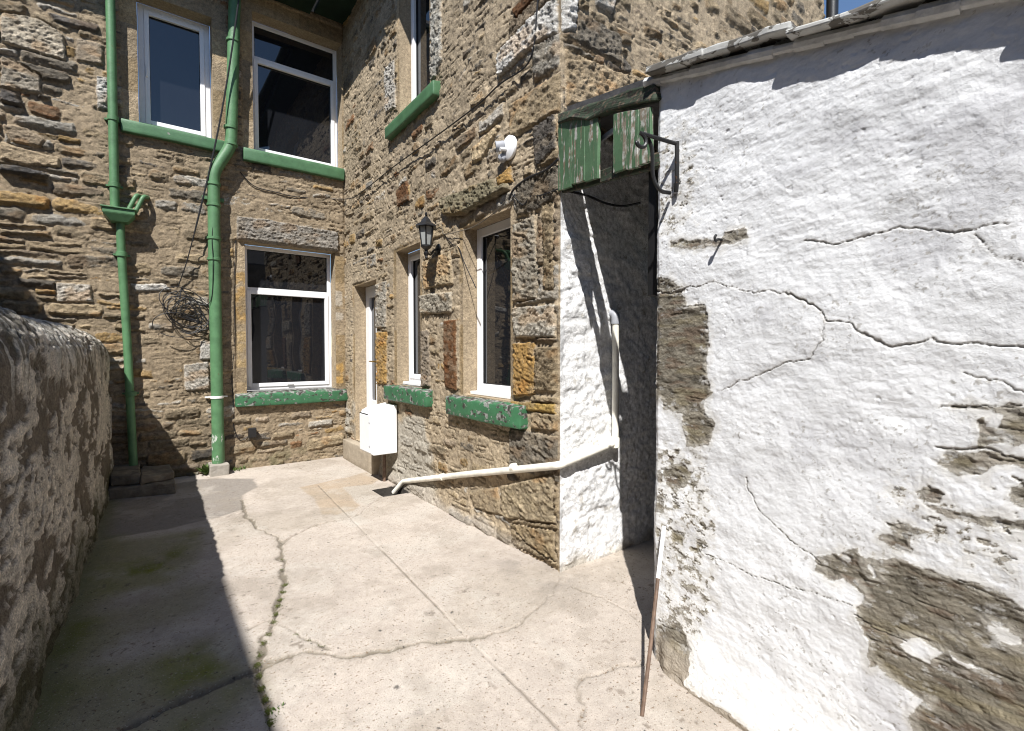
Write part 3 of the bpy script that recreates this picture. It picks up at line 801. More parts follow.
# stone behind, in thin beds
strat = .55 * fbm(U * 2.2 + .8 * fbm(U * 3, Z * 4, 431, 2), Z * 30 + 5 * fbm(U * 2.5, Z * 3, 432, 3), 430, 5, .62) + .45 * fbm(U * 9, Z * 16, 434, 5, .6)
lay0 = sstep(-.030, -.004, bare + .024 * fbm(U * 22, Z * 30, 462, 4))
hs = hp * .8 - .0040 + .004 * lay0 + .005 * strat + .005 * fbm(U * 25, Z * 60, 433, 5, .65) - .004 * sstep(.8, .95, ridge(U * 3, Z * 22, 447, 3))
H = hp * (1 - bm_) + hs * bm_
H -= .012 * sstep(.012, .0, np.abs(bare + .004)) * bm_ * 0
white = np.array((.715, .722, .735)) * (1 + .07 * fbm(U * 5, Z * 7, 440, 4) + .04 * fbm(U * 14, Z * 60, 448, 4) + .05 * fbm(U * 22, Z * 22, 449, 4))[..., None]
grey = sstep(.0, .5, fbm(U * 4, Z * 6, 441, 4) + .65 * zone([(850, 120), (1024, 90), (1024, 250), (900, 260)], .12) - .2)
white = mix(white, (.50, .50, .52), grey * .6)
sp = sstep(.46, .56, fbm(U * 75, Z * 85, 442, 3)); white = mix(white, (.30, .28, .25), sp * .7 * sstep(-.15, .4, fbm(U * 5, Z * 5, 443, 3) + .5 * grey))
SB = np.array((.185, .165, .13)) * (1 + .7 * strat + .5 * fbm(U * 26, Z * 70, 444, 5, .65) - .22 * sstep(.8, .95, ridge(U * 3, Z * 22, 447, 3)))[..., None]
SB = mix(SB, (.27, .23, .14), .5 * sstep(.1, .5, fbm(U * 5, Z * 22, 445, 3)))
SB = mix(SB, (.12, .075, .05), .55 * sstep(.2, .5, fbm(U * 9, Z * 30, 446, 3)))
lay = sstep(-.030, -.004, bare + .024 * fbm(U * 22, Z * 30, 462, 4)); SB = mix(SB, (.40, .375, .33), lay * .65)
SB = mix(SB, (.50, .49, .47), sstep(.22, .40, fbm(U * 26, Z * 46, 463, 5, .65)) * .75 * sstep(-.10, -.01, bare))
foot = sstep(.2, .06, Z) ; SB = mix(SB, (.36, .31, .25), foot * .9)
C = white * (1 - bm_[..., None]) + SB * bm_[..., None]
C = mix(C, (.46, .43, .36), (1 - bm_) * .25 * sstep(.34, .10, Z + .12 * fbm(U * 5, Z * 5, 464, 4)))
C = mix(C, (.55, .52, .46), sstep(.03, .0, bare + .02 * fbm(U * 30, Z * 30, 461, 3)) * (1 - bm_) * .45)
CRK = [([(802, 239), (832, 244), (857, 239), (896, 228), (935, 229), (955, 231), (1009, 225)], .0035), ([(655, 291), (682, 290), (714, 283), (753, 293), (788, 293), (817, 308), (827, 320)], .0022),
       ([(788, 293), (817, 308), (827, 320), (852, 322), (876, 340), (891, 347), (935, 340), (955, 342), (1030, 348)], .0042), ([(825, 320), (823, 340), (810, 360), (787, 362), (741, 381), (722, 392)], .003),
       ([(745, 478), (757, 510), (792, 540), (820, 563)], .0028), ([(965, 373), (995, 380), (1030, 395)], .0035), ([(936, 408), (985, 408), (1024, 402)], .003),
       ([(705, 555), (767, 581), (818, 594), (860, 608)], .0014), ([(975, 235), (1000, 258), (1024, 266)], .002), ([(655, 291), (672, 293), (684, 291)], .009), ([(939, 448), (986, 450), (1024, 459)], .008), ([(856, 616), (880, 630), (906, 640)], .004)]
for P, w in CRK:
    d = line_d(pxs(G, P), U + .018 * fbm(U * 16, Z * 16, 450, 5, .6), Z + .018 * fbm(U * 16, Z * 16, 451, 5, .6))
    wv = w * (.42 + .40 * vnoise(U * 13, Z * 13, 452) ** 1.5)
    m = sstep(1.5, .2, d / wv); H -= m * .005; C = mix(C, (.17, .15, .125), m * .85)
    C = mix(C, (.52, .50, .46), sstep(.02, .0, d) * .25 * (1 - bm_))
H += .05 * sstep(.35, .0, Z + .0) ** 2 * sstep(.02, .12, U)          # battered foot
H -= .012 * sstep(.03, .0, U) ** 2                                      # worn arris
topz = RZ(1.49 - .994 * U)
under = sstep(.10, .0, topz - Z); H -= .006 * under
cu = (us[:-1] + us[1:]) / 2; cz = (zs[:-1] + zs[1:]) / 2; CU, CZ = np.meshgrid(cu, cz)
keep = CZ < RZ(1.49 - .994 * CU) - .005
P3 = G.o + U[..., None] * G.u + Z[..., None] * np.array([0, 0, 1.]) + H[..., None] * G.n
# jamb return (the doorway side of the wall), a few columns back
i0 = np.where(zs < RZ(1.49) - .02)[0]
V = []; F = []; CC = []
for li in range(13):
    for j in i0:
        p = P3[j, 0] - G.n * (li / 12 * .42) + np.array([.03, .03, 0]) * 0
        p = p + np.array([0, .02, 0]) * sstep(0, .1, np.array(li / 12.))
        p[1] += .006 * float(fbm(np.array([li * .8]), np.array([zs[j] * 8]), 460, 3)[0])
        V.append(p); CC.append((.62, .62, .61))
n = len(i0)
for li in range(12):
    for j in range(n - 1):
        a = li * n + j; F.append((a, a + 1, a + n + 1, a + n))
gw = grid_mesh("gable_wall", P3, C, keep, 'lime', shed, (V, F, CC), .30 + .62 * bm_)
m = MB()
a = G.at
m.hexa([a(.03, -.02, -.43), a(2.6, -.02, -.43), a(2.6, -.02, -.36), a(.03, -.02, -.36), a(.03, 2.78, -.43), a(2.6, 2.06, -.43), a(2.6, 2.06, -.36), a(.03, 2.78, -.36)])
m.box(2.05, 5.4, -1.15, -1.05, 0, 2.1); m.box(5.3, 5.4, -1.05, 2.43, 0, 2.3)
m.build("inner_wall", 'inner', shed)
rx0 = 1.99
m = MB().hexa([(rx0 - .02, -1.2, RZ(-1.2)), (5.5, -1.2, RZ(-1.2)), (5.5, 2.43, RZ(2.43)), (rx0 + .06, 1.47, RZ(1.47)),
               (rx0 - .02, -1.2, RZ(-1.2) + .05), (5.5, -1.2, RZ(-1.2) + .05), (5.5, 2.43, RZ(2.43) + .05), (rx0 + .06, 1.47, RZ(1.47) + .05)])
m.hexa([(rx0 + .06, 1.47, RZ(1.47)), (5.5, 2.43, RZ(2.43)), (5.5, 2.435, RZ(2.435)), (2.27, 2.435, RZ(2.435)), (rx0 + .06, 1.47, RZ(1.47) + .05), (5.5, 2.43, RZ(2.43) + .05), (5.5, 2.435, RZ(2.435) + .05), (2.27, 2.435, RZ(2.435) + .05)])
roof = m.build("slate_roof", 'slate', shed)
g = np.random.default_rng(3)
yv = 1.50
for i in range(7):
    ln = g.uniform(.30, .42); y1 = yv; y0 = yv - ln
    xg = lambda y: 1.97 + .1056 * (y - 1.49)
    ov = g.uniform(.06, .09) ; th = (.026, .020, .010, .012, .010, .010, .010)[i]; lift = .012 * (i % 2)
    P = [(xg(y0) - ov, y0), (xg(y0) + .3, y0), (xg(y1) + .3, y1), (xg(y1) - ov * g.uniform(.85, 1.1), y1)]
    mm = MB().hexa([(x, y, RZ(y) - .012 + lift + (y == y0) * .012) for x, y in P] + [(x, y, RZ(y) + th + lift + (y == y0) * .012) for x, y in P])
    mm.build("verge_slate", 'verge' if i < 5 else 'slate', roof, bevel=.006, sub=4, rough=.012)
    yv = y0 + .012
# mortar fillet under the verge slates
m = MB(); V = []
for i in range(30):
    y = 1.50 - i * .09
    m.tube([(1.965 + .1056 * (y - 1.49), y + .05, RZ(y + .05) - .03), (1.965 + .1056 * (y - 1.54), y - .05, RZ(y - .05) - .03)], float(.016 + .010 * g.random()), 8)
m.build("mortar_fillet", 'limewash', shed, smooth=True)
# boarded head over the doorway
h0 = HATCH
def hz(px, py): return h0.uz(px, py)
WD = math.hypot(.27, .97)
bot = lambda u: 2.42 + (2.585 - 2.42) * u / WD
top = lambda u: 2.725 + (3.06 - 2.725) * u / WD
hatch = MB().hexa([h0.at(-.02, bot(0) - .05, -.03), h0.at(WD - .01, bot(WD) - .03, -.03), h0.at(WD - .01, bot(WD) - .03, .0), h0.at(-.02, bot(0) - .05, .0),
                   h0.at(-.02, bot(0) + .03, -.03), h0.at(WD - .01, bot(WD) + .03, -.03), h0.at(WD - .01, bot(WD) + .03, .0), h0.at(-.02, bot(0) + .03, .0)]).build("hatch", 'dark_wood', shed, bevel=.006, sub=3, rough=.01)
uu = [h0.uz(x, 150)[0] for x in (561.5, 575, 588.5, 601.5)]
ub = [h0.uz(x, 140)[0] for x in (617, 631, 643, 655)]
g = np.random.default_rng(8)
for L in (uu, ub):
    for a0, a1 in zip(L[:-1], L[1:]):
        lo, hi = min(a0, a1) + .0012, max(a0, a1) - .0012
        db = g.uniform(-.03, .0); dt = g.uniform(-.02, .0) - .05; hh = g.uniform(.006, .009)
        P = [h0.at(lo, bot(lo) + db, hh), h0.at(hi, bot(hi) + db, hh), h0.at(hi, bot(hi) + db, hh + .02), h0.at(lo, bot(lo) + db, hh + .02),
             h0.at(lo, top(lo) + dt, hh), h0.at(hi, top(hi) + dt, hh), h0.at(hi, top(hi) + dt, hh + .02), h0.at(lo, top(lo) + dt, hh + .02)]
        MB().hexa(P).build("plank", 'green_wood' if L is uu else 'green_wood_worn', hatch, bevel=.003, sub=2, rough=.004)
MB().hexa([h0.at(-.03, top(0) - .055, -.03), h0.at(WD - .005, top(WD) - .065, -.03), h0.at(WD - .005, top(WD) - .065, .04), h0.at(-.03, top(0) - .055, .045),
           h0.at(-.03, top(0) + .03, -.03), h0.at(WD - .005, top(WD) + .02, -.03), h0.at(WD - .005, top(WD) + .02, .03), h0.at(-.03, top(0) + .03, .03)]).build("lintel", 'dark_wood', hatch, bevel=.012, sub=4, rough=.022)
ug = h0.uz(609, 140)[0]
MB().fbox(h0, ug - .14, ug + .14, top(ug) - .14, top(ug) - .115, -.045, -.03).build("rail", 'grey_plastic', hatch)
MB().box(2.05, 2.09, 1.55, 1.60, 1.78, 2.45).build("door_post", 'black_iron', shed, bevel=.004)

# ================================================================== BOUNDARY WALL
ys = coords(-1.0, 7.06, .012); sv = coords(0, 2.75, .011)
prof = []   # x offset (into the wall), z, normal
def profile(s):
    hf = 1.37; r = .29
    if s < hf: return (-.035 * s / hf, s, 1.0, .03)
    q = s - hf; th = q / r
    if th < math.pi * .78: return (-.035 - r * (1 - math.cos(th)), hf + r * math.sin(th), math.cos(th), math.sin(th))
    q = q - r * math.pi * .78; th = math.pi * .78
    return (-.035 - r * (1 - math.cos(th)) - .0 * q, hf + r * math.sin(th) - q, -1.0, 0)
pr = np.array([profile(s) for s in sv])
Yg, Sg = np.meshgrid(ys, sv)
hw = .022 * fbm(Yg * 1.8, Sg * 2.2, 501, 2) + .007 * fbm(Yg * 9, Sg * 9, 502, 4) + .009 * fbm(Yg * 14, Sg * 30, 503, 4, .65)
harl = .08 + 1.0 * fbm(Yg * 3.0, Sg * 5.5, 505, 4) + .4 * fbm(Yg * 8, Sg * 15, 506, 3)
hm = sstep(-.06, .0, harl + .3 * fbm(Yg * 12, Sg * 24, 519, 4, .6))                              # rendering still holding
hole = sstep(.22, .32, fbm(Yg * 14, Sg * 30, 507, 4, .6) + .25 * fbm(Yg * 4, Sg * 4, 520, 2))
hw += .010 * hm - .012 * hole * hm
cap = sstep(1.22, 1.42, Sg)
flut = fbm(Yg * 24, Sg * 2.2, 508, 3); hw += cap * .014 * flut
x0 = -.476 + .0255 * Yg
P3 = np.stack([x0 + pr[:, 0][:, None] + hw * pr[:, 2][:, None], Yg, pr[:, 1][:, None] + hw * pr[:, 3][:, None] + .03 * cap * fbm(Yg * 1.1, Sg * .0, 509, 2) + .06 * cap], -1)
st = np.array((.19, .16, .125)) * (1 + .35 * fbm(Yg * 9, Sg * 12, 510, 4))[..., None]
rn = np.array((.66, .60, .51)) * (1 + .22 * fbm(Yg * 6, Sg * 5, 511, 4) + .2 * fbm(Yg * 30, Sg * 25, 512, 3))[..., None]
C = mix(st, rn, hm * (1 - .9 * hole)) if False else st * (1 - (hm * (1 - .9 * hole))[..., None]) + rn * (hm * (1 - .9 * hole))[..., None]
mossy = cap * sstep(-.15, .2, fbm(Yg * 20, Sg * 2.5, 514, 3) + .3 * fbm(Yg * 3, Sg * 3, 515, 2))
C = mix(C, (.10, .09, .062), mossy * .75)
C = mix(C, (.66, .63, .56), cap * sstep(.08, .3, fbm(Yg * 28, Sg * 2.0, 516, 3)) * .8)  # limewash streaks on the cap, paled in the colour to suggest grazing sun
C = mix(C, (.07, .075, .03), sstep(.45, .05, Sg + .2 * fbm(Yg * 5, Sg * 5, 517, 3)) * .75)
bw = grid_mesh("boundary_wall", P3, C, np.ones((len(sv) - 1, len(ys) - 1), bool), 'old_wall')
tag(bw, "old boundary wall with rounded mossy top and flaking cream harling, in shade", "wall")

# ================================================================== GROUND
xs = coords(-.62, 3.4, .0085); yg = coords(-1.2, 7.12, .0085)
X, Y = np.meshgrid(xs, yg)
Hh = .005 * fbm(X * 1.2, Y * 1.2, 601, 3) + .0015 * fbm(X * 12, Y * 12, 602, 3)
Cg = np.array((.425, .372, .322)) * (1 + .14 * fbm(X * 1.4, Y * 1.4, 603, 4) + .12 * fbm(X * 9, Y * 9, 604, 5, .6))[..., None]
gp = lambda L: [tuple(on_ground(x, y)[:2]) for x, y in L]
wx = X + .03 * fbm(X * 6, Y * 6, 610, 4); wy = Y + .03 * fbm(X * 6, Y * 6, 611, 4)
def gpatch(L, c, amt, soft=.02):
    global Cg
    m = sstep(soft, -soft, poly_sd(gp(L), wx, wy)); Cg = mix(Cg, c, m * amt)
gpatch([(200, 479), (254, 479), (258, 486), (241, 496), (245, 509), (214, 519), (170, 528), (100, 540), (95, 500), (150, 488)], (.20, .18, .16), .85)
gpatch([(299, 487), (345, 478), (366, 472), (382, 479), (370, 485), (343, 487), (360, 505), (347, 515), (323, 514), (313, 496)], (.33, .245, .155), .62)
gpatch([(343, 487), (372, 484), (382, 497), (366, 505), (355, 500)], (.40, .36, .31), .8)
gpatch([(330, 517), (350, 510), (372, 522), (350, 528)], (.47, .43, .38), .6)
alg = sstep(-.05, .45, fbm(X * 2.2, Y * 1.4, 620, 4))
for L, a in (([(118, 545), (185, 535), (165, 580), (110, 590)], .75), ([(100, 625), (190, 590), (185, 610), (110, 640)], .5), ([(60, 690), (200, 650), (230, 700), (180, 731), (50, 731)], .6), ([(90, 560), (110, 540), (60, 700), (30, 720)], .7)):
    m = sstep(.22, -.03, poly_sd(gp(L), wx, wy)); Cg = mix(Cg, (.155, .165, .02), np.minimum(1, m * a * (.75 + .8 * alg)))
for k, (sc, c, am) in enumerate((((1.1, 1.7), (.27, .235, .185), .34), ((2.6, 2.6), (.47, .43, .38), .4), ((5, 4), (.24, .205, .165), .32))):
    Cg = mix(Cg, c, am * sstep(.02, .42, fbm(X * sc[0], Y * sc[1], 680 + k, 5, .6)))
Cg = mix(Cg, (.16, .16, .075), .7 * sstep(.16, .0, X - (-.476 + .0255 * Y)) )
Cg = mix(Cg, (.25, .22, .19), .75 * sstep(.30, .0, np.abs(X - 2.12)) * sstep(3.6, 2.6, Y) * sstep(1.9, 2.5, Y) * sstep(-.1, .3, fbm(X * 4, Y * 4, 640, 3)))
GC = [([(240, 500), (244, 512), (257, 529), (275, 535), (283, 542), (281, 559), (285, 585), (279, 603), (275, 623), (263, 643), (257, 663), (261, 683), (265, 703), (271, 719), (275, 740)], .016, .8),
      ([(268, 664), (250, 672), (227, 680), (187, 699), (119, 731), (80, 750)], .034, .8),
      ([(350, 519), (327, 521), (303, 531), (284, 542)], .012, .5),
      ([(489, 635), (466, 639), (425, 642), (400, 647), (358, 657), (310, 653), (294, 657), (263, 667), (227, 679), (187, 699), (119, 731), (80, 750)], .014, .85),
      ([(275, 623), (294, 633), (330, 649)], .008, .7), ([(227, 679), (262, 676)], .006, .6), ([(200, 516), (226, 518), (246, 510)], .008, .5),
      ([(559, 577), (552, 595), (516, 626), (489, 635)], .007, .5), ([(575, 586), (615, 604), (640, 622)], .008, .5),
      ([(643, 662), (611, 665), (579, 685), (575, 726)], .013, .35), ([(248, 630), (263, 622), (275, 618)], .01, .6), ([(350, 519), (366, 508), (378, 500)], .008, .4)]
for P, w, a in GC:
    d = line_d(gp(P), X + .045 * fbm(X * 7, Y * 7, 630, 5, .6), Y + .045 * fbm(X * 7, Y * 7, 631, 5, .6))
    wv = w * (.25 + 1.1 * vnoise(X * 7, Y * 7, 632))
    m = sstep(1.3, .5, d / wv); Hh -= m * .012; Cg = mix(Cg, (.085, .072, .048), m * a)
    Cg = mix(Cg, (.26, .225, .18), sstep(4, 1, d / wv) * .35 * a)
jd = line_d([tuple(on_ground(x, y)[:2]) for x, y in ((318, 485), (470, 640), (575, 745))], X, Y)
m = sstep(.009, .002, jd); Hh -= m * .007; Cg = mix(Cg, (.13, .105, .08), m * .75 * sstep(.15, .5, vnoise(X * 3, Y * 3, 650)))
dots = sstep(.60, .68, fbm(X * 26, Y * 26, 660, 2)); Cg = mix(Cg, (.13, .10, .075), dots * .6 * sstep(.0, .4, fbm(X * 2, Y * 2, 661, 2) + .15))
for (x, y, r_) in ((452, 612, .014), (385, 591, .010), (433, 576, .03), (262, 570, .014), (397, 687, .016), (503, 673, .010), (418, 712, .03)):
    p = on_ground(x, y); d = np.hypot(X - p[0], Y - p[1]); Cg = mix(Cg, (.06, .055, .05), sstep(r_, r_ * .5, d + .006 * fbm(X * 50, Y * 50, 670, 2)) * (.8 if r_ < .02 else .25))
gl = [tuple(on_ground(*p)[:2]) for p in ((371, 488), (398, 484), (395, 497), (381, 498))]
cx = (xs[:-1] + xs[1:]) / 2; cy = (yg[:-1] + yg[1:]) / 2; CX, CY = np.meshgrid(cx, cy)
GUL = (1.95, 2.24, 4.83, 5.16)
keep = ~((CX > 2.36 + SK * (CY - 2.46)) & (CY > 2.5)) & ~((CX > GUL[0]) & (CX < GUL[1]) & (CY > GUL[2]) & (CY < GUL[3]))
yd = grid_mesh("concrete_yard", np.stack([X, Y, Hh], -1), Cg, keep, 'yard')
tag(yd, kind="structure")
gd = mesh_obj("ground", [(-150, -150, -.12), (150, -150, -.12), (150, 150, -.12), (-150, 150, -.12)], [(0, 1, 2, 3)], 'cement'); tag(gd, kind="structure")
# sunken drain
m = MB(); x0_, x1_, y0_, y1_ = GUL
m.box(x0_ - .02, x0_, y0_ - .02, y1_ + .02, -.1, -.004); m.box(x1_, x1_ + .02, y0_ - .02, y1_ + .02, -.1, -.004); m.box(x0_, x1_, y0_ - .02, y0_, -.1, -.004); m.box(x0_, x1_, y1_, y1_ + .02, -.1, -.004); m.box(x0_, x1_, y0_, y1_, -.11, -.09)
o = m.build("drain_gully", 'pit', None, rough=.004); tag(o, "dark sunken drain gully where the white waste pipe ends", "drain")

# ================================================================== PIPES
B96 = Frame((-2, 6.96, 0), (1, 0, 0), (0, -1, 0))
dp = empty("drainpipe", (-.12, 6.98, 0), "thin green drainpipe with a box hopper beside the upper left window, foot in shadow", "drainpipe")
yo = 6.985
m = MB().tube(fillet([(-.235, yo, 6.1), (-.237, yo, 3.02)], .05), .043, 16); m.build("pipe", 'green_pipe', dp, smooth=True)
m = MB().tube([(-.195, yo, 2.95), (-.19, yo, 2.62), (-.155, yo, 1.6), (-.12, yo, .02)], .040, 16); m.build("pipe", 'green_pipe', dp, smooth=True)
for z, x in ((4.02, -.236), (3.30, -.237), (1.0, -.135), (2.55, -.188)):
    MB().lathe((x, yo, z), [(.043, 0), (.053, .004), (.053, .05), (.043, .054)], 16).fbox(Frame((x, yo, 0), (1, 0, 0), (0, -1, 0)), -.075, .075, z + .018, z + .036, -.085, -.045).build("collar", 'green_pipe', dp, smooth=True)
hx = -.20
m = MB().hexa([(hx - .075, 6.90, 2.92), (hx + .075, 6.90, 2.92), (hx + .075, 7.06, 2.92), (hx - .075, 7.06, 2.92), (hx - .14, 6.86, 3.0), (hx + .14, 6.86, 3.0), (hx + .14, 7.06, 3.0), (hx - .14, 7.06, 3.0)])
m.box(hx - .14, hx + .14, 6.86, 7.06, 3.0005, 3.05)
m.box(hx - .155, hx + .155, 6.845, 7.06, 3.051, 3.066)
m.build("hopper", 'green_pipe', dp, bevel=.004)
for q in (0, .065):
    MB().tube(fillet([(-.13 + q, 6.95, 3.04), (-.045 + q, 6.96, 3.25), (-.0 + q, 7.10, 3.27)], .045), .022, 12).build("branch_pipe", 'green_pipe', dp, smooth=True)
sp = empty("soil_pipe", (.70, 6.97, 0), "thick green soil pipe with an offset bend, standing on a stone block", "drainpipe")
yo = 6.955; r = .066
m = MB().tube(fillet([(.965, yo, 6.1), (.89, yo, 4.02), (.70, yo, 3.66), (.695, yo, 2.7), (.70, yo, .14)], .10, 6), r, 20); m.build("pipe", 'green_pipe', sp, smooth=True)
for x, z in ((.93, 5.28), (.888, 4.02), (.888, 4.22), (.698, 3.50), (.698, 3.25), (.695, 2.85), (.693, 2.6)):
    MB().lathe((x, yo, z), [(r, 0), (r + .010, .003), (r + .010, .03), (r, .034)], 20).build("collar", 'green_pipe', sp, smooth=True)
for z in (3.36,):
    MB().fbox(Frame((.698, yo, 0), (1, 0, 0), (0, -1, 0)), -.115, .115, z - .02, z + .02, -.11, -.06).build("bracket", 'green_pipe', sp, bevel=.004)
MB().lathe((.697, yo, .93), [(r, 0), (r + .007, .002), (r + .007, .028), (r, .03)], 20).fbox(Frame((.697, yo, 0), (1, 0, 0), (0, -1, 0)), -.12, .12, .936, .952, -.09, -.06).build("strap", 'white_paint', sp, smooth=True)
MB().box(.60, .80, 6.83, 7.07, -.01, .14).build("base_block", 'cement', sp, bevel=.012, sub=2, rough=.010)
MB().lathe((.70, yo, .14), [(r + .002, 0), (r + .003, .04), (r + .0025, .30), (r + .001, .36)], 20).build("peeling_foot", chipped('peeling pipe foot', (.085, .188, .088), (.50, .52, .47), .57, 12, .5, (1, 1, .5), (.4, .43, .38)), sp, smooth=True)

wp = empty("waste_pipe", (2.72, 2.42, .8), "cream white plastic waste pipe running down and round the house corner to the drain", "pipe")
r = .027
yv_ = 2.46 - .045
P = [(2.725, 2.50, 1.775), (2.725, yv_ - .01, 1.775), (2.735, yv_ - .005, .845)]
MB().tube(fillet(P, .05), r * .92, 14).build("pipe", 'white_pipe', wp, smooth=True)
c0 = SIDE.at(-.045, .745, .045)
e0 = SIDE.at(2.52, .085, .05)
run = fillet([(2.745, yv_, .838), (c0[0], c0[1], .745), tuple(SIDE.at(1.2, .43, .04)), tuple(e0), tuple(SIDE.at(2.66, -.06, .10))], .05)
MB().tube(run, r, 14).build("pipe", 'white_pipe', wp, smooth=True)
MB().lathe((2.735, yv_, .80), [(r + .003, 0), (r + .008, .005), (r + .008, .07), (r + .002, .078)], 16).build("elbow", 'white_pipe', wp, smooth=True)
MB().tube(fillet([(2.725, 2.47, 1.775), (2.725, yv_ - .01, 1.775), (2.726, yv_ - .008, 1.70)], .04), r + .004, 14).build("elbow", 'grey_plastic', wp, smooth=True)
for u in (.45, 1.6):
    z = .745 - (u) * (.745 - .085) / 2.52 + (.01 if u < 1 else 0)
    d = SIDE.at(u + .05, z - .013, .045) - SIDE.at(u, z, .045)
    MB().tube([SIDE.at(u, z, .043), SIDE.at(u + .04, z - .0105, .043)], r + .006, 14).build("clip", 'white_pipe', wp, smooth=True)
# a dark downpipe at the far end of the gable
o = MB().tube([(6.33, 2.40, 0), (6.33, 2.40, 5.9)], .06, 14).tube([(6.33, 2.40, 4.0), (6.33, 2.40, 4.06)], .075, 14).build("downpipe", 'black_iron', None, smooth=True); tag(o, "black downpipe at the far end of the rubble gable, above the slate verge", "drainpipe")

# ================================================================== FITTINGS
# meter box
mbx = empty("meter_box", (2.1, 5.36, 0), "white plastic meter box with a sloping lid fixed beside the door", "meter box")
xf, xb = 1.965, 2.27
y0, y1 = 5.215, 5.56
pf = [(xb, .355), (xf + .03, .355), (xf + .004, .375), (xf, .40), (xf, .79), (xf + .03, .835), (xf + .09, .865), (xb, .90)]
MB().prism([(x, y0, z) for x, z in pf], (0, y1 - y0, 0)).build("case", 'box_white', mbx, bevel=.008, seg=3)
MB().prism([(xf - .006, y0 + .012, z) for z in (.385, .795)] + [(xf - .006, y1 - .012, z) for z in (.795, .385)], (.010, 0, 0)).build("door", 'box_white', mbx, bevel=.004)
MB().box(xf - .004, xf + .01, y0 + .10, y1 - .005, .800, .806).build("seam", 'gasket', mbx)
for z in (.46, .72): MB().lathe((xf - .006, 5.24, z), [(.012, 0), (.012, .004), (.008, .006)], 12, (-1, 0, 0)).build("lock", 'grey_plastic', mbx, smooth=True)
MB().tube([(2.2, 5.42, -.02), (2.2, 5.42, .36)], .02, 10).build("riser_pipe", 'rod', mbx, smooth=True)
# lantern
ln = empty("wall_lantern", SIDE.at(1.72, 2.48, 0), "black coach lantern with finial on a short arm above the narrow windows", "lantern")
lc = SIDE.at(1.645, 0, .185); lx, ly = lc[0], lc[1]
hexp = lambda z, rr, z2=None: [(lx + rr * math.cos(k * math.pi / 3), ly + rr * math.sin(k * math.pi / 3), z) for k in range(6)]
m = MB().lathe((lx, ly, 0), [(.004, 2.735), (.012, 2.725), (.012, 2.71), (.006, 2.702), (.018, 2.695), (.03, 2.68), (.052, 2.648), (.088, 2.625), (.092, 2.615), (.06, 2.612)], 6)
m.build("lamp_top", 'black_iron', ln)
m = MB()
for k in range(6):
    th = k * math.pi / 3
    m.tube([(lx + .062 * math.cos(th), ly + .062 * math.sin(th), 2.615), (lx + .040 * math.cos(th), ly + .040 * math.sin(th), 2.465)], .0055, 6)
m.build("frame_bars", 'black_iron', ln, smooth=True)
MB().lathe((lx, ly, 0), [(.056, 2.612), (.036, 2.468)], 6).build("glass", 'lamp_glass', ln)
MB().lathe((lx, ly, 0), [(.044, 2.47), (.044, 2.458), (.03, 2.445), (.014, 2.432), (.014, 2.42), (.022, 2.412), (.022, 2.40), (.01, 2.385), (.012, 2.372), (.003, 2.36)], 16).build("lamp_base", 'black_iron', ln, smooth=True)
wpnt = SIDE.at(1.735, 2.475, .02)
MB().tube(smooth_path([(lx, ly, 2.41), (lx + .06, ly + .03, 2.40), (lx + .11, ly + .06, 2.45), tuple(wpnt)], 5), .010, 10).build("arm", 'black_iron', ln, smooth=True)
MB().lathe(SIDE.at(1.735, 2.475, .004), [(.045, 0), (.05, .008), (.05, .016), (.038, .026), (.015, .03)], 18, SIDE.n).build("back_plate", 'black_iron', ln, smooth=True)
for ch in ln.children:
    if ch.name.startswith(("lamp_", "frame_bars", "glass")):
        for v in ch.data.vertices:
            v.co = Vector((lx, ly, 2.45)) + (v.co - Vector((lx, ly, 2.45))) * 1.14
# spotlight
fl_ = empty("security_light", SIDE.at(.56, 3.04, 0), "small grey spotlight on a round white wall plate near the house corner", "light")
MB().lathe(SIDE.at(.56, 3.035, .012), [(.088, 0), (.092, .012), (.088, .022), (.06, .034), (.03, .038)], 28, SIDE.n).build("wall_plate", 'upvc', fl_, smooth=True)
ax = np.array([-.75, .55, -.15]); ax /= np.linalg.norm(ax)
bp = SIDE.at(.585, 3.055, .045)
MB().lathe(bp, [(.030, 0), (.036, .01), (.038, .055), (.043, .068), (.036, .070), (.030, .05)], 20, ax).build("lamp_head", 'grey_plastic', fl_, smooth=True)
MB().tube([SIDE.at(.56, 3.02, .03), SIDE.at(.57, 3.01, .10)], .014, 10).build("neck", 'upvc', fl_, smooth=True)
MB().lathe(SIDE.at(.60, 2.985, .03), [(.02, 0), (.032, .012), (.034, .045), (.02, .06)], 18, (-.7, .3, -.6)).build("sensor", 'grey_plastic', fl_, smooth=True)
# iron bracket by the outhouse corner
def gpt(x, y, h=.0): return G.hit(x, y, h)
br = empty("wall_bracket", GAB.at(.08, 2.5, 0), "black wrought iron scroll bracket rusting on the white gable corner", "bracket")
A_ = gpt(677, 144, .03); Bq = gpt(677, 182, .025)
TIP = gpt(640, 133, .20)
MB().tube([A_ + np.array([0, 0, .01]), Bq, gpt(676, 192, .012)], .010, 8).build("wall_bar", 'rust_iron', br, smooth=True)
MB().tube([A_, TIP], .009, 8).build("top_bar", 'black_iron', br, smooth=True)
sc = []
dirh = (TIP - A_) / np.linalg.norm(TIP - A_)
for k in range(26):
    t_ = k / 25; th = math.pi / 2 + t_ * 4.6; rr = .036 * (1 - .55 * t_)
    sc.append(TIP + dirh * (rr * math.cos(th)) + np.array([0, 0, -.036 + rr * math.sin(th)]))
MB().tube(sc, [.009] * 24 + [.007, .005], 8).build("scroll", 'black_iron', br, smooth=True)
MB().tube(smooth_path([gpt(648, 138, .15), gpt(652, 150, .13), gpt(653, 176, .11), gpt(660, 190, .08), gpt(670, 193, .015)], 6), .009, 8).build("brace", 'black_iron', br, smooth=True)
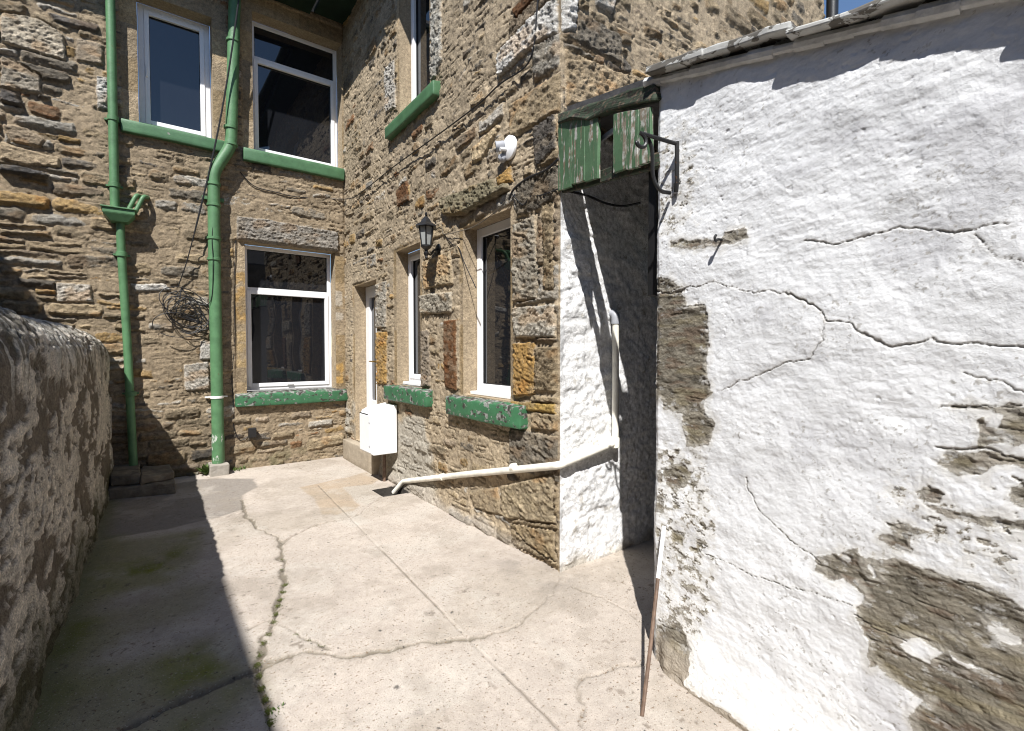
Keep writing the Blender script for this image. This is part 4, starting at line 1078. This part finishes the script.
# small hook further along
hk = GAB.hit(722, 240, 0)
o = MB().tube(smooth_path([hk - G.n * .02, hk + G.n * .025, hk + G.n * .04 + np.array([0, 0, -.008]), hk + G.n * .046 + np.array([0, 0, .006]), hk + G.n * .038 + np.array([0, 0, .016])], 6), .0055, 8).build("iron_hook", 'rust_iron', None, smooth=True)
tag(o, "small iron hook in the bare stone strip of the white gable", "hook")
# holes and a dark clot under the verge
# leaning rod
pb = on_ground(642, 716); pt_ = GAB.hit(664, 526, .035)
rod = empty("leaning_rod", pb, "thin brown rod with a white painted end leaning on the white gable", "rod")
mid = pb + (pt_ - pb) * .70
MB().tube([pb, pb + (mid - pb) * .5 + np.array([.003, .0, 0]), mid], .0085, 8).build("shaft", 'rod', rod, smooth=True)
MB().tube([mid, pt_], .0095, 8).build("painted_end", 'white_paint', rod, smooth=True)
# cables
def wall_cable(name, fr, L, r, label, mat='cable', h=.030, n=4):
    P = smooth_path([fr.hit(x, y, h + r + .004 * (i % 2)) for i, (x, y) in enumerate(L)], n)
    o = MB().tube(P, r, 7).build(name, mat, None, smooth=True); return tag(o, label, "cable")
P = [BACK.hit(x, y, .035) for x, y in ((240, 172), (254, 186), (275, 192), (298, 197), (335, 199))] + [SIDE.hit(x, y, .048) for x, y in ((352, 198), (367, 188), (392, 168), (421, 147), (450, 126), (480, 103), (500, 84), (525, 67), (534, 45), (537, 10), (540, -30))]
o = MB().tube(smooth_path(P, 5), .006, 7).build("cable", 'cable', None, smooth=True); tag(o, "long dark cable sagging across the rubble up to the white corner block", "cable")
wall_cable("cable", SIDE, [(558, 159), (546, 170), (528, 178), (514, 189), (509, 200)], .008, "thick black cable from the green boards to the narrow window's lintel")
wall_cable("cable", SIDE, [(558, 189), (542, 195), (530, 197), (523, 205), (512, 194)], .005, "kinked black cable below the thick one beside the white passage wall")
wall_cable("wire", SIDE, [(510, 196), (495, 212), (475, 226), (460, 231), (444, 234), (441, 224), (432, 227)], .0035, "thin wire looping from the window head to the black lantern", 'cable_grey', .03)
wall_cable("wire", SIDE, [(444, 234), (452, 244), (459, 248), (464, 262), (476, 288)], .004, "thin wire hanging from the lantern loop to the narrow window frame", 'cable', .02)
wall_cable("cable", RETN, [(562, 190), (585, 195), (605, 203), (622, 206), (640, 203)], .008, "black cable drooping across the dark passage wall under the green boards")
P = [np.array((.33, 7.04, 2.27)), np.array(B96.hit(190, 250, .0)), np.array(B96.hit(213, 155, .06)), np.array(B96.hit(228, 75, .12)), np.array(B96.hit(240, -10, .2)), np.array(B96.hit(246, -60, .25))]
o = MB().tube(smooth_path(P, 6), [.006] * 8 + [.010] * 23, 7).build("overhead_cable", 'cable', None, smooth=True); tag(o, "taut black cable running from the tangled coil up past the soil pipe", "cable")
g = np.random.default_rng(14); m = MB()
cen = np.array(BACK.hit(187, 313, .07))
for k in range(10):
    rx, rz = g.uniform(.10, .27), g.uniform(.09, .24); oc = cen + np.array([g.normal(0, .06), 0, g.normal(0, .05)])
    ph = g.uniform(0, 6.28); ti = g.normal(-.5, .35); P = []
    n = 26; tot = g.uniform(4.0, 6.2)
    for i in range(n + 1):
        th = ph + tot * i / n
        x, z = rx * math.cos(th), rz * math.sin(th)
        x, z = x * math.cos(ti) - z * math.sin(ti), x * math.sin(ti) + z * math.cos(ti)
        P.append(oc + np.array([x, -.025 * (1 + math.sin(th * 1.7 + k)), z]))
    m.tube(P, .0048, 6)
for k in range(5):
    m.tube(smooth_path([np.array((.36, 7.02, 2.25)), cen + np.array([g.normal(-.05, .1), -.02, .12]), cen + np.array([g.normal(.0, .08), -.02, 0]), cen + np.array([g.normal(.14, .05), -.03, -.12])], 6), .0045, 6)
m.tube(smooth_path([BACK.hit(152, 284, .03), BACK.hit(168, 289, .03), BACK.hit(183, 292, .03)], 5), .004, 6)
m.tube(smooth_path([cen + np.array([.12, -.06, .1]), BACK.hit(211, 300, .18), BACK.hit(213, 262, .2), BACK.hit(212, 240, .19), BACK.hit(214, 215, .18)], 6), .004, 6)
o = m.build("cable_coil", 'cable', None, smooth=True); tag(o, "tangled coil of black cable on the back wall beside the soil pipe", "cable")
jb = empty("junction_box", BACK.at(3.1, .46, 0), "small black junction box low on the wall under the ground floor window", "junction box")
a_ = BACK.hit(252, 432, .06); MB().box(a_[0] - .045, a_[0] + .045, 6.97, 7.05, a_[2] - .065, a_[2] + .055).build("case", 'black_iron', jb, bevel=.006)
MB().tube(smooth_path([BACK.hit(x, y, .02) for x, y in ((236, 240), (234, 290), (235, 340), (232, 375), (234, 412), (234, 428), (240, 440), (249, 436))], 5), .005, 6).build("lead", 'cable', jb, smooth=True)

# flags at the foot of the back wall
def flag(L, z0, z1, label, seed, mat='flag'):
    P = [on_ground(x, y, z1) for x, y in L]
    o = MB().prism([(p[0], p[1], z0) for p in P], (0, 0, z1 - z0)).build("flagstone", mat, None, bevel=.012, sub=3, rough=.014); return tag(o, label, "stone", "loose stones at the foot of the back wall")
flag([(108, 489), (176, 483), (170, 470), (112, 472)], -.01, .11, "long low flagstone at the foot of the back wall in shade", 1)
flag([(110, 476), (140, 474), (140, 462), (112, 462)], .112, .22, "rough stone stacked on the long flagstone next to the boundary wall", 2)
flag([(140, 478), (174, 472), (170, 464), (142, 466)], .112, .19, "low stone stacked on the long flagstone on the soil pipe's side", 3)

# weeds and moss
g = np.random.default_rng(21)
def weed(c, n, hgt, label, spread=.06):
    m = MB()
    for k in range(n):
        a0 = g.uniform(0, 6.28); tl = g.uniform(.15, .9); L = hgt * g.uniform(.5, 1.1)
        d = np.array([math.cos(a0) * math.sin(tl), math.sin(a0) * math.sin(tl), math.cos(tl)]); sd = np.cross(d, [0, 0, 1.]); sd /= np.linalg.norm(sd)
        p = np.array(c) + np.array([g.normal(0, spread * .3), g.normal(0, spread * .3), 0])
        w = L * .16
        m.add([p, p + d * L * .5 + sd * w, p + d * L - np.array([0, 0, L * .15]), p + d * L * .5 - sd * w], [(0, 1, 2, 3)])
    o = m.build("weed", 'leaf', None); return tag(o, label, "weed", "weeds at the house foot")
p = on_ground(206, 472); weed((p[0], 7.0, .0), 46, .20, "green leafy weed left of the soil pipe's block")
p = on_ground(234, 465); weed((p[0], 7.0, .0), 30, .07, "low weed right of the soil pipe's block", .14)
p = on_ground(276, 712); weed((p[0], p[1], .0), 20, .026, "small weed in the mossy crack nearest the camera", .05)
m = MB()
def tuft(px, py, n, rad, zz=.0):
    p = on_ground(px, py)
    for k in range(n):
        c = np.array([p[0] + g.normal(0, rad), p[1] + g.normal(0, rad * 1.4), zz]); s_ = g.uniform(.0025, .006)
        a0 = g.uniform(0, 6.28); d = np.array([math.cos(a0), math.sin(a0), 0]); e = np.array([-d[1], d[0], 0]) * s_
        t_ = np.array([g.normal(0, .004), g.normal(0, .004), s_ * g.uniform(.2, .8)])
        m.add([c - d * s_ * .7, c + e * .8 + t_, c + d * s_ * .7 + t_ * .3, c - e * .8 + t_ * .5], [(0, 1, 2, 3)])
pts = [(285, 585), (283, 592), (280, 600), (278, 606), (276, 614), (274, 622), (268, 634), (263, 643), (259, 655), (257, 665), (259, 676), (262, 688), (265, 700), (268, 712), (271, 722), (296, 634), (310, 640), (322, 646), (283, 560), (281, 570)]
den = [60, 60, 60, 55, 50, 40, 30, 35, 45, 50, 55, 60, 70, 80, 80, 14, 16, 12, 14, 18]
for (a, b_), d in zip(pts, den): tuft(a, b_, int(d * 1.2), .009)
o = m.build("moss", 'moss', None); tag(o, "green moss growing along the main crack of the yard", "moss", None, "stuff")

# ================================================================== NEIGHBOURS (outside the frame: they shade the yard and show in the panes)
nb = empty("neighbour_house", (-4, 1, 0), "tall neighbouring house beyond the boundary wall that shades the yard", "house")
MB().box(-8, -2.75, -6, 4.6, 0, 5.4).box(-8, -2.75, 4.6, 6.3, 0, 5.0).build("masonry", 'far_wall', nb)
MB().hexa([(-2.6, -6, 5.40), (-2.6, 4.6, 5.40), (-5.2, 4.6, 7.2), (-5.2, -6, 7.2), (-2.6, -6, 5.56), (-2.6, 4.6, 5.56), (-5.2, 4.6, 7.36), (-5.2, -6, 7.36)]).hexa([(-2.6, 4.6, 5.0), (-2.6, 6.3, 5.0), (-5.2, 6.3, 6.6), (-5.2, 4.6, 6.6), (-2.6, 4.6, 5.2), (-2.6, 6.3, 5.2), (-5.2, 6.3, 6.76), (-5.2, 4.6, 6.76)]).build("roof", 'slate', nb)
n2 = empty("facing_house", (1, -6, 0), "neighbouring house across the yard seen only as reflections in the window panes", "house")
MB().box(-2.6, 7, -9, -5.5, 0, 4.6).build("masonry", 'far_wall', n2)
MB().prism([(-2.6, -5.5, 4.6), (7, -5.5, 4.6), (7, -8, 6.4), (-2.6, -8, 6.4)], (0, 0, .08)).build("roof", 'slate', n2)
for x in (-.2, 2.6, 5): MB().box(x, x + .9, -5.52, -5.46, 1.0, 2.4).build("window", 'far_frame', n2); MB().box(x + .1, x + .8, -5.46, -5.44, 1.1, 2.3).build("glass_pane", 'glass', n2)
for x in (1.2, 2.0): MB().tube([(x, -5.4, 0), (x, -5.4, 4.6)], .06, 10).build("downpipe", 'far_frame', n2, smooth=True)
